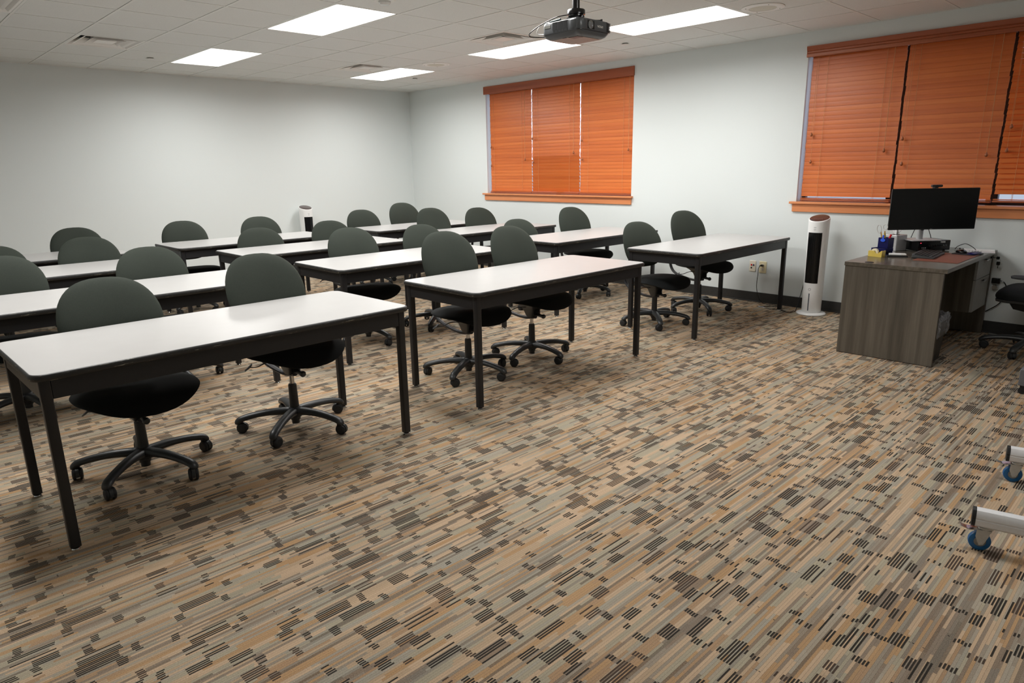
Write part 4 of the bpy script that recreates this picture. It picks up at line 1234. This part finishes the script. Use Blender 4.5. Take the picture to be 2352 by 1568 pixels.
bm = newbm(); box(bm, -0.060, 0.060, -0.048, 0.048, 0.0, 0.006); box(bm, -0.060, 0.060, 0.040, 0.048, 0.006, 0.030); box(bm, -0.060, -0.054, -0.048, 0.040, 0.006, 0.030); obj('base_tray', bm, M['navy'], t, bev=0.001)
cupw = Matrix.Translation(t.location) @ RZ(R(-15))
def in_cup(name, label, cat, lx, ly, build, lean=(0, 0)):
    p = cupw @ Vector((0.012 + lx, 0.02 + ly, 0.056))
    o_ = thing(name, label, cat, p, 0)
    o_.rotation_euler = (R(lean[0]), R(lean[1]), R(-15))
    build(o_); return o_
def b_marker(mat):
    def f(o_):
        bm_ = newbm(); cyl(bm_, (0, 0, 0.002), (0, 0, 0.088), 0.0065, n=14); obj('barrel', bm_, mat, o_)
        bm_ = newbm(); cyl(bm_, (0, 0, 0.066), (0, 0, 0.112), 0.0078, 0.0072, 14); obj('cap', bm_, mat, o_)
    return f
in_cup('marker_pen', 'red marker leaning to the right in the navy pen cup', 'marker', 0.008, -0.010, b_marker(M['red']), (0, 18))
in_cup('highlighter', 'lime yellow highlighter in the navy pen cup behind the scissors', 'highlighter', -0.014, 0.012, b_marker(M['lime']), (0, -6))
def b_clip(o_):
    bm_ = newbm(); prism(bm_, [(0.020 * math.cos(a), 0.013 * math.sin(a)) for a in [2 * PI * k / 24 for k in range(24)]], -0.002, 0.002, M4=T(0, -0.030, 0.060) @ Matrix.Rotation(PI / 2, 4, 'X')); box(bm_, -0.006, 0.006, -0.032, -0.026, 0.062, 0.100); box(bm_, -0.006, 0.006, -0.032, -0.020, 0.097, 0.101)
    obj('clip_body', bm_, M['blue'], o_, bev=0.001)
in_cup('badge_clip', 'bright blue plastic clip hooked on the front of the pen cup', 'clip', 0.0, -0.013, b_clip)
def b_scissors(o_):
    bm_ = newbm(); box(bm_, -0.006, 0.004, -0.0015, 0.0, 0.004, 0.13, M4=Matrix.Rotation(R(-6), 4, 'Y')); box(bm_, -0.004, 0.006, 0.0, 0.0015, 0.004, 0.13, M4=Matrix.Rotation(R(8), 4, 'Y')); cyl(bm_, (0, -0.003, 0.075), (0, 0.003, 0.075), 0.004, n=12)
    obj('blades', bm_, M['gold'], o_, bev=0.0004)
    for s, cx_, rx_, rz_ in ((-1, -0.028, 0.018, 0.034), (1, 0.026, 0.019, 0.021)):
        bm_ = newbm(); pts = [(cx_ + rx_ * math.cos(2 * PI * k / 28), 0, (0.150 if s < 0 else 0.160) + rz_ * math.sin(2 * PI * k / 28)) for k in range(29)]
        tube(bm_, pts, 0.0032, 8, cap=False); obj('handle', bm_, M['clear_grey'], o_)
in_cup('scissors', 'scissors with clear round handles standing in the pen cup', 'scissors', -0.016, 0.0, b_scissors, (0, -10))

# tape dispenser
t = on_desk('tape_dispenser', 'mustard yellow tape dispenser with a roll of tape', 'tape dispenser', 7.62, -1.055, R(-12))
bm = newbm()
prof = [(-0.055, 0), (0.055, 0), (0.058, 0.052), (0.050, 0.052), (0.030, 0.034), (0.014, 0.026), (0.002, 0.030), (-0.008, 0.046), (-0.050, 0.048), (-0.056, 0.044)]
for yy0, yy1 in ((-0.026, -0.014), (0.014, 0.026)):
    A_ = [bm.verts.new((x, yy0, z)) for x, z in prof]; B_ = [bm.verts.new((x, yy1, z)) for x, z in prof]
    bm.faces.new(A_); bm.faces.new(B_[::-1])
    for k in range(len(A_)): bm.faces.new((A_[k], B_[k], B_[(k + 1) % len(A_)], A_[(k + 1) % len(A_)]))
box(bm, -0.055, 0.055, -0.0139, 0.0139, 0, 0.012); box(bm, 0.048, 0.0575, -0.0139, 0.0139, 0.012, 0.050); box(bm, -0.0555, -0.048, -0.0139, 0.0139, 0.012, 0.045)
obj('body', bm, M['yellow'], t, bev=0.0012)
bm = newbm(); lathe(bm, [(0.012, -0.0095), (0.028, -0.0095), (0.028, 0.0095), (0.012, 0.0095), (0.012, -0.0095)], 32, M4=T(-0.015, 0, 0.036) @ Matrix.Rotation(PI / 2, 4, 'X')); obj('tape_roll', bm, M['tape'], t)

# whiteboard markers, black remote
t = on_desk('remote_control', 'slim black remote lying under the white markers', 'remote', 7.745, -0.975, R(28))
bm = newbm(); prism(bm, rrect(0.075, 0.016, 0.006), 0, 0.010); obj('case', bm, M['black_plastic'], t, bev=0.002)
bm = newbm()
for k in range(10): box(bm, -0.06 + k * 0.012, -0.054 + k * 0.012, -0.006, 0.006, 0.010, 0.0115)
obj('buttons', bm, M['dark_rubber'], t, smooth=False)
ML = ['white marker lying on the remote, the one nearest the desk front', 'white marker lying on the remote, middle of three', 'white marker lying on the remote, the one nearest the pen organiser']
mk0 = None
for k in range(3):
    if mk0 is None:
        o_ = mk0 = thing('whiteboard_marker', '', 'marker')
        bm = newbm(); cyl(bm, (-0.055, 0, 0.008), (0.025, 0, 0.008), 0.0075, n=14); obj('barrel', bm, M['white_plastic'], o_)
        bm = newbm(); cyl(bm, (0.025, 0, 0.008), (0.062, 0, 0.008), 0.008, 0.0065, 14); obj('cap', bm, M['white_metal'], o_)
    else: o_ = copy_tree(mk0)
    o_.location = (7.750 + k * -0.008, -0.985 + k * 0.0165, DZ + 0.0118); o_.rotation_euler = (0, 0, R(24 + k * 4))
    o_['label'] = ML[k]; o_['category'] = 'marker'; o_['group'] = 'white markers on the desk'

# keys in the desk lock, plug and cable at the wall
t = thing('key_ring', 'black-headed keys hanging from the desk lock', 'keys', (X1 - 0.016 + 7.88, py1 - 0.04 - 0.755, 0.655))
bm = newbm(); cyl(bm, (0, 0, 0), (0.03, 0, 0), 0.0025, n=8); prism(bm, rrect(0.012, 0.012, 0.006), -0.003, 0.003, M4=T(0.040, 0, 0) @ Matrix.Rotation(PI / 2, 4, 'X')); obj('key_in_lock', bm, M['black_gloss'], t, bev=0.001)
bm = newbm(); tube(bm, [(0.045 + 0.014 * math.cos(2 * PI * k / 20), 0, -0.018 + 0.016 * math.sin(2 * PI * k / 20)) for k in range(21)], 0.0012, 6, cap=False); obj('ring', bm, M['chrome'], t)
bm = newbm(); prism(bm, rrect(0.013, 0.015, 0.006), -0.003, 0.003, M4=T(0.047, 0, -0.045) @ Matrix.Rotation(PI / 2, 4, 'X')); box(bm, 0.0445, 0.0495, -0.001, 0.001, -0.085, -0.055); obj('hanging_key', bm, M['black_gloss'], t, bev=0.0008)
t = thing('wall_cable', 'black cable looping from a wall plug at the right side of the desk', 'cable', (8.245, -0.001, 0.455))
bm = newbm(); box(bm, -0.03, 0.03, -0.030, 0, -0.022, 0.022); obj('plug', bm, M['black_gloss'], t, bev=0.004)
bm = newbm(); cyl(bm, (0.0, -0.012, -0.055), (0.0, -0.036, -0.055), 0.024, 0.020, 16); obj('adapter', bm, M['chrome'], t)
bm = newbm(); tube(bm, [(0.02, -0.03, 0.005), (0.06, -0.032, -0.005), (0.085, -0.030, -0.06), (0.08, -0.025, -0.13), (0.04, -0.022, -0.20), (-0.01, -0.02, -0.245), (-0.04, -0.02, -0.27)], 0.004, 8, smooth=6); obj('wire', bm, M['black_gloss'], t)
o = newbm(); tube(o, [(0, 0, 0), (0.12, -0.02, 0), (0.25, 0.01, 0), (0.5, 0.0, 0), (0.9, 0.02, 0)], 0.004, 8, smooth=6)
tag(obj('floor_cable', o, M['drawer_grey'], loc=(8.26, -0.045, 0.005)), 'grey cable lying along the baseboard behind the swivel chair', 'cable')

# waste bin
t = thing('waste_bin', 'black waste bin with a clear plastic liner under the desk', 'bin', (8.085, -1.26, 0))
bm = newbm(); n = 5
outs = [[(x, y, z) for x, y in rrect(a, b, 0.03)] for a, b, z in ((0.085, 0.115, 0.0), (0.088, 0.118, 0.004), (0.105, 0.135, 0.30), (0.108, 0.138, 0.305), (0.104, 0.134, 0.305), (0.085, 0.112, 0.012))]
stack(bm, outs); obj('bin_body', bm, M['black_plastic'], t)
bm = newbm(); rr4 = random.Random(9)
outs = []
N_ = 48
for i, (e, z) in enumerate(((0.002, 0.20), (0.012, 0.235), (0.010, 0.27), (0.006, 0.30), (0.014, 0.335), (0.000, 0.35), (-0.012, 0.30), (-0.02, 0.22))):
    ol = rrect(0.108 + e, 0.138 + e, 0.04, 11)
    outs.append([(x + 0.009 * math.sin(k * 1.7 + i) + rr4.uniform(-0.004, 0.004), y + 0.008 * math.cos(k * 2.1 + i * 1.3), z + 0.013 * math.sin(k * 0.9 + i * 0.7)) for k, (x, y) in enumerate(ol)])
stack(bm, outs, cap=False); obj('bin_liner', bm, M['liner'], t, angle=80)['label'] = 'crumpled clear plastic liner'

# ------------------------------------------------------------------ swivel chair at the right edge
t = thing('swivel_chair', 'black swivel armchair cut off by the right edge, beside the desk', 'chair', (8.625, -0.545, 0), PI)
bm = star_base_bm(); obj('star_base', bm, M['black_plastic'], t, rot=(0, 0, R(8)))
for k in range(5):
    a = 2 * PI * k / 5 + R(8)
    caster_parts(t, (0.305 * math.cos(a), 0.305 * math.sin(a), 0), a + R(40 * k))
bm = newbm(); cyl(bm, (0, 0, 0.12), (0, 0, 0.30), 0.026, n=22); obj('cylinder_sleeve', bm, M['black_plastic'], t)
bm = newbm(); cyl(bm, (0, 0, 0.28), (0, 0, 0.36), 0.014, n=16); obj('gas_cylinder', bm, M['chrome'], t)
bm = newbm(); stack(bm, [[(x + 0.01, y, z) for x, y in rrect(a, b, 0.02)] for a, b, z in ((0.05, 0.04, 0.315), (0.13, 0.07, 0.335), (0.155, 0.08, 0.375), (0.12, 0.07, 0.40))]); obj('tilt_mechanism', bm, M['black_plastic'], t)
bm = newbm(); stack(bm, [[(x + 0.01, y, z) for x, y in rrect(a, b, 0.06)] for a, b, z in ((0.20, 0.21, 0.400), (0.225, 0.235, 0.408), (0.228, 0.238, 0.425))]); obj('seat_shell', bm, M['black_plastic'], t)
bm = newbm(); pad(bm, lambda a: (0.245 * sgnp(math.cos(a), 0.6), 0.25 * sgnp(math.sin(a), 0.6)), lambda u, v, rr: ((u + 0.015, v, 0.455 - 1.4 * max(0, u - 0.13) ** 2 + 0.062 * max(0, 1 - rr ** 4) ** 0.45), (u + 0.015, v, 0.427 + 0.01 * (1 - rr))), 48, 9); obj('seat', bm, M['fabric_black'], t)
for s in (-1, 1):
    bm = newbm(); tube(bm, [(0.0, s * 0.20, 0.405), (0.0, s * 0.285, 0.41), (0.0, s * 0.30, 0.45), (-0.01, s * 0.30, 0.60)], [0.016] * 4, 10, flat=(1.5, 0.6), smooth=5)
    ar = obj('armrest', bm, M['black_plastic'], t)
    bm = newbm(); pad(bm, lambda a: (0.125 * sgnp(math.cos(a), 0.7), 0.04 * sgnp(math.sin(a), 0.7)), lambda u, v, rr: ((u + 0.02, v + s * 0.30, 0.612 + 0.016 * max(0, 1 - rr ** 4) ** 0.5 + 0.25 * u * u), (u + 0.02, v + s * 0.30, 0.600 + 0.25 * u * u)), 32, 6)
    obj('arm_pad', bm, M['dark_rubber'], ar)
bm = newbm(); tube(bm, [(-0.10, 0, 0.385), (-0.24, 0, 0.38), (-0.30, 0, 0.44), (-0.32, 0, 0.70)], 0.02, 10, flat=(1.6, 0.6), smooth=5); obj('back_bar', bm, M['black_plastic'], t)
bm = newbm(); pad(bm, lambda a: (0.225 * sgnp(math.cos(a), 0.7), 0.27 * sgnp(math.sin(a), 0.75)), lambda u, v, rr: ((-0.29 + 0.8 * u * u - 0.15 * v + 0.03 * max(0, 1 - rr ** 3) ** 0.5, u, 0.80 + v), (-0.31 + 0.8 * u * u - 0.15 * v, u, 0.80 + v)), 48, 8); obj('backrest', bm, M['fabric_black'], t)

# low grey box on casters
t = thing('equipment_cart', 'low grey metal box on small casters at the right edge', 'cart', (9.0, -1.60, 0))
bm = newbm(); box(bm, -0.24, 0.24, -0.15, 0.15, 0.058, 0.165); obj('box', bm, M['box_grey'], t, bev=0.004)
for sx in (-1, 1):
    for sy in (-1, 1):
        bm = newbm(); box(bm, -0.015, 0.015, -0.015, 0.015, 0.050, 0.0575); box(bm, -0.014, 0.010, -0.013, -0.009, 0.02, 0.05); box(bm, -0.014, 0.010, 0.009, 0.013, 0.02, 0.05)
        c_ = obj('caster', bm, M['black_metal'], t, loc=(sx * 0.215, sy * 0.125, 0))
        bm = newbm(); lathe(bm, [(0, 0.008), (0.008, 0.0085), (0.020, 0.0075), (0.022, 0.005), (0.022, -0.005), (0.020, -0.0075), (0.008, -0.0085), (0, -0.008)], 22, M4=T(-0.002, 0, 0.022) @ Matrix.Rotation(PI / 2, 4, 'X')); obj('wheel', bm, M['dark_rubber'], c_)

# ------------------------------------------------------------------ rolling display stand (only its two feet are in view)
t = thing('rolling_stand', 'silver rolling stand with blue braked casters at the right edge', 'stand', (9.0, -3.6, 0), R(13))
Ri = Matrix.Rotation(-R(13), 4, 'Z')
feet = [Vector((9.022, -4.000, 0)), Vector((8.985, -3.228, 0))]
prof = [(-0.020, 0.100), (0.020, 0.100), (0.027, 0.108), (0.028, 0.128), (0.026, 0.130), (0.026, 0.134), (0.028, 0.136), (0.026, 0.152), (0.018, 0.164), (0.0, 0.170), (-0.018, 0.164), (-0.026, 0.152), (-0.028, 0.136), (-0.026, 0.134), (-0.026, 0.130), (-0.028, 0.128), (-0.027, 0.108)]
def blue_caster(parent, lx, ly, rz):
    bm_ = newbm()
    prism(bm_, rrect(0.024, 0.022, 0.004), 0.0945, 0.0995); cyl(bm_, (0, 0, 0.088), (0, 0, 0.0945), 0.020, n=18)
    for s in (-1, 1):
        pr = [(-0.022, 0.088), (0.022, 0.088), (0.018, 0.066), (0.004, 0.028), (-0.010, 0.026), (-0.024, 0.060)]
        pr = [(x - 0.006, z) for x, z in pr]
        A_ = [bm_.verts.new((x, s * 0.0165, z)) for x, z in pr]; B_ = [bm_.verts.new((x, s * 0.0185, z)) for x, z in pr]
        bm_.faces.new(A_); bm_.faces.new(B_[::-1])
        for k in range(len(A_)): bm_.faces.new((A_[k], B_[k], B_[(k + 1) % len(A_)], A_[(k + 1) % len(A_)]))
    box(bm_, -0.028, 0.020, -0.0165, 0.0165, 0.083, 0.088)
    cyl(bm_, (-0.012, -0.022, 0.0375), (-0.012, 0.022, 0.0375), 0.005, n=12)
    c_ = obj('caster', bm_, M['zinc'], parent, loc=(lx, ly, 0), rot=(0, 0, rz))
    bm_ = newbm(); lathe(bm_, [(0.020, 0.0125), (0.030, 0.013), (0.0365, 0.010), (0.0375, 0.005), (0.0375, -0.005), (0.0365, -0.010), (0.030, -0.013), (0.020, -0.0125)], 32, M4=T(-0.012, 0, 0.0375) @ Matrix.Rotation(PI / 2, 4, 'X'))
    w_ = obj('tyre', bm_, M['blue_rubber'], c_); w_['label'] = 'blue rubber tyre'
    bm_ = newbm(); lathe(bm_, [(0, 0.0145), (0.009, 0.0145), (0.012, 0.010), (0.022, 0.010), (0.022, -0.010), (0.012, -0.010), (0.009, -0.0145), (0, -0.0145)], 24, M4=T(-0.012, 0, 0.0375) @ Matrix.Rotation(PI / 2, 4, 'X'))
    obj('wheel_hub', bm_, M['drawer_grey'], c_)
    bm_ = newbm(); stack(bm_, [[(x_, y, z_ + th_) for y, th_ in ((-w2, 0), (w2, 0), (w2, 0.003), (-w2, 0.003))] for x_, z_, w2 in ((-0.020, 0.087, 0.018), (-0.050, 0.082, 0.018), (-0.064, 0.084, 0.014), (-0.082, 0.091, 0.013))])
    obj('brake_pedal', bm_, M['chrome'], c_, bev=0.001)
for ft in feet:
    l_ = Ri @ (ft - Vector((9.0, -3.6, 0)))
    bm = newbm(); LR = 0.95
    A_ = [bm.verts.new((l_.x, l_.y + y, z)) for y, z in prof]; B_ = [bm.verts.new((l_.x + LR, l_.y + y, z)) for y, z in prof]
    bm.faces.new(A_); bm.faces.new(B_[::-1])
    for k in range(len(A_)): bm.faces.new((A_[k], B_[k], B_[(k + 1) % len(A_)], A_[(k + 1) % len(A_)]))
    rl = obj('foot_rail', bm, M['alu_paint'], t)
    for xx in (l_.x, l_.x + LR):
        bm = newbm(); s = -1 if xx == l_.x else 1
        A_ = [bm.verts.new((xx + s * 0.0003, l_.y + y * 1.03, z)) for y, z in prof]; B_ = [bm.verts.new((xx + s * 0.012, l_.y + y * 0.99, z)) for y, z in prof]
        bm.faces.new(A_); bm.faces.new(B_[::-1])
        for k in range(len(A_)): bm.faces.new((A_[k], B_[k], B_[(k + 1) % len(A_)], A_[(k + 1) % len(A_)]))
        obj('end_cap', bm, M['dark_rubber'], rl)
    blue_caster(t, l_.x + 0.035, l_.y, R(8)); blue_caster(t, l_.x + LR - 0.035, l_.y, R(170))
    bm = newbm(); box(bm, l_.x + LR / 2 + 0.12 - 0.03, l_.x + LR / 2 + 0.12 + 0.03, l_.y - 0.02, l_.y + 0.02, 0.1705, 1.75); obj('upright', bm, M['alu_paint'], t, bev=0.004)
la, lb = [Ri @ (f_ - Vector((9.0, -3.6, 0))) for f_ in feet]
bm = newbm(); box(bm, la.x + 0.57, la.x + 0.62, la.y + 0.0205, lb.y - 0.0205, 0.45, 0.49); obj('cross_bar', bm, M['alu_paint'], t, bev=0.003)

# ------------------------------------------------------------------ light, sky, camera
w = bpy.data.worlds.new('World'); S.world = w
w.use_nodes = True
bg_ = w.node_tree.nodes['Background']
bg_.inputs[0].default_value = (0.66, 0.76, 1.0, 1)
bg_.inputs[1].default_value = 2.4
wn_ = w.node_tree
tcw = wn_.nodes.new('ShaderNodeTexCoord'); sx_ = wn_.nodes.new('ShaderNodeSeparateXYZ'); rp = wn_.nodes.new('ShaderNodeValToRGB')
wn_.links.new(tcw.outputs['Generated'], sx_.inputs[0]); wn_.links.new(sx_.outputs[2], rp.inputs[0])
rp.color_ramp.elements[0].position = 0.0; rp.color_ramp.elements[0].color = (0.20, 0.23, 0.28, 1)
rp.color_ramp.elements[1].position = 0.02; rp.color_ramp.elements[1].color = (0.66, 0.76, 1.0, 1)
wn_.links.new(rp.outputs[0], bg_.inputs[0])

cam = bpy.data.cameras.new('camera'); co = bpy.data.objects.new('camera', cam); COL.objects.link(co)
CAMP = dict(f=1555.122, cx=9.48600143, cy=-6.88053392, cz=1.44913109)
F = Vector((-0.69898479, 0.67037308, -0.24903857)); Rv = Vector((0.69515842, 0.71866513, -0.0165894)); U = Vector((-0.16785425, 0.184717, 0.96835148))
Mx = Matrix((( Rv.x, U.x, -F.x, CAMP['cx']), (Rv.y, U.y, -F.y, CAMP['cy']), (Rv.z, U.z, -F.z, CAMP['cz']), (0, 0, 0, 1)))
co.matrix_world = Mx
cam.sensor_fit = 'HORIZONTAL'; cam.sensor_width = 36.0
cam.lens = CAMP['f'] / 2352 * 36.0
cam.clip_start = 0.05
S.camera = co
S.view_settings.view_transform = 'Standard'
S.view_settings.look = 'None'
S.view_settings.gamma = 1.0
S.view_settings.use_curve_mapping = False
S.view_settings.exposure = 0.0
try:
    S.cycles.max_bounces = 10; S.cycles.diffuse_bounces = 6; S.cycles.use_denoising = True
except Exception:
    pass
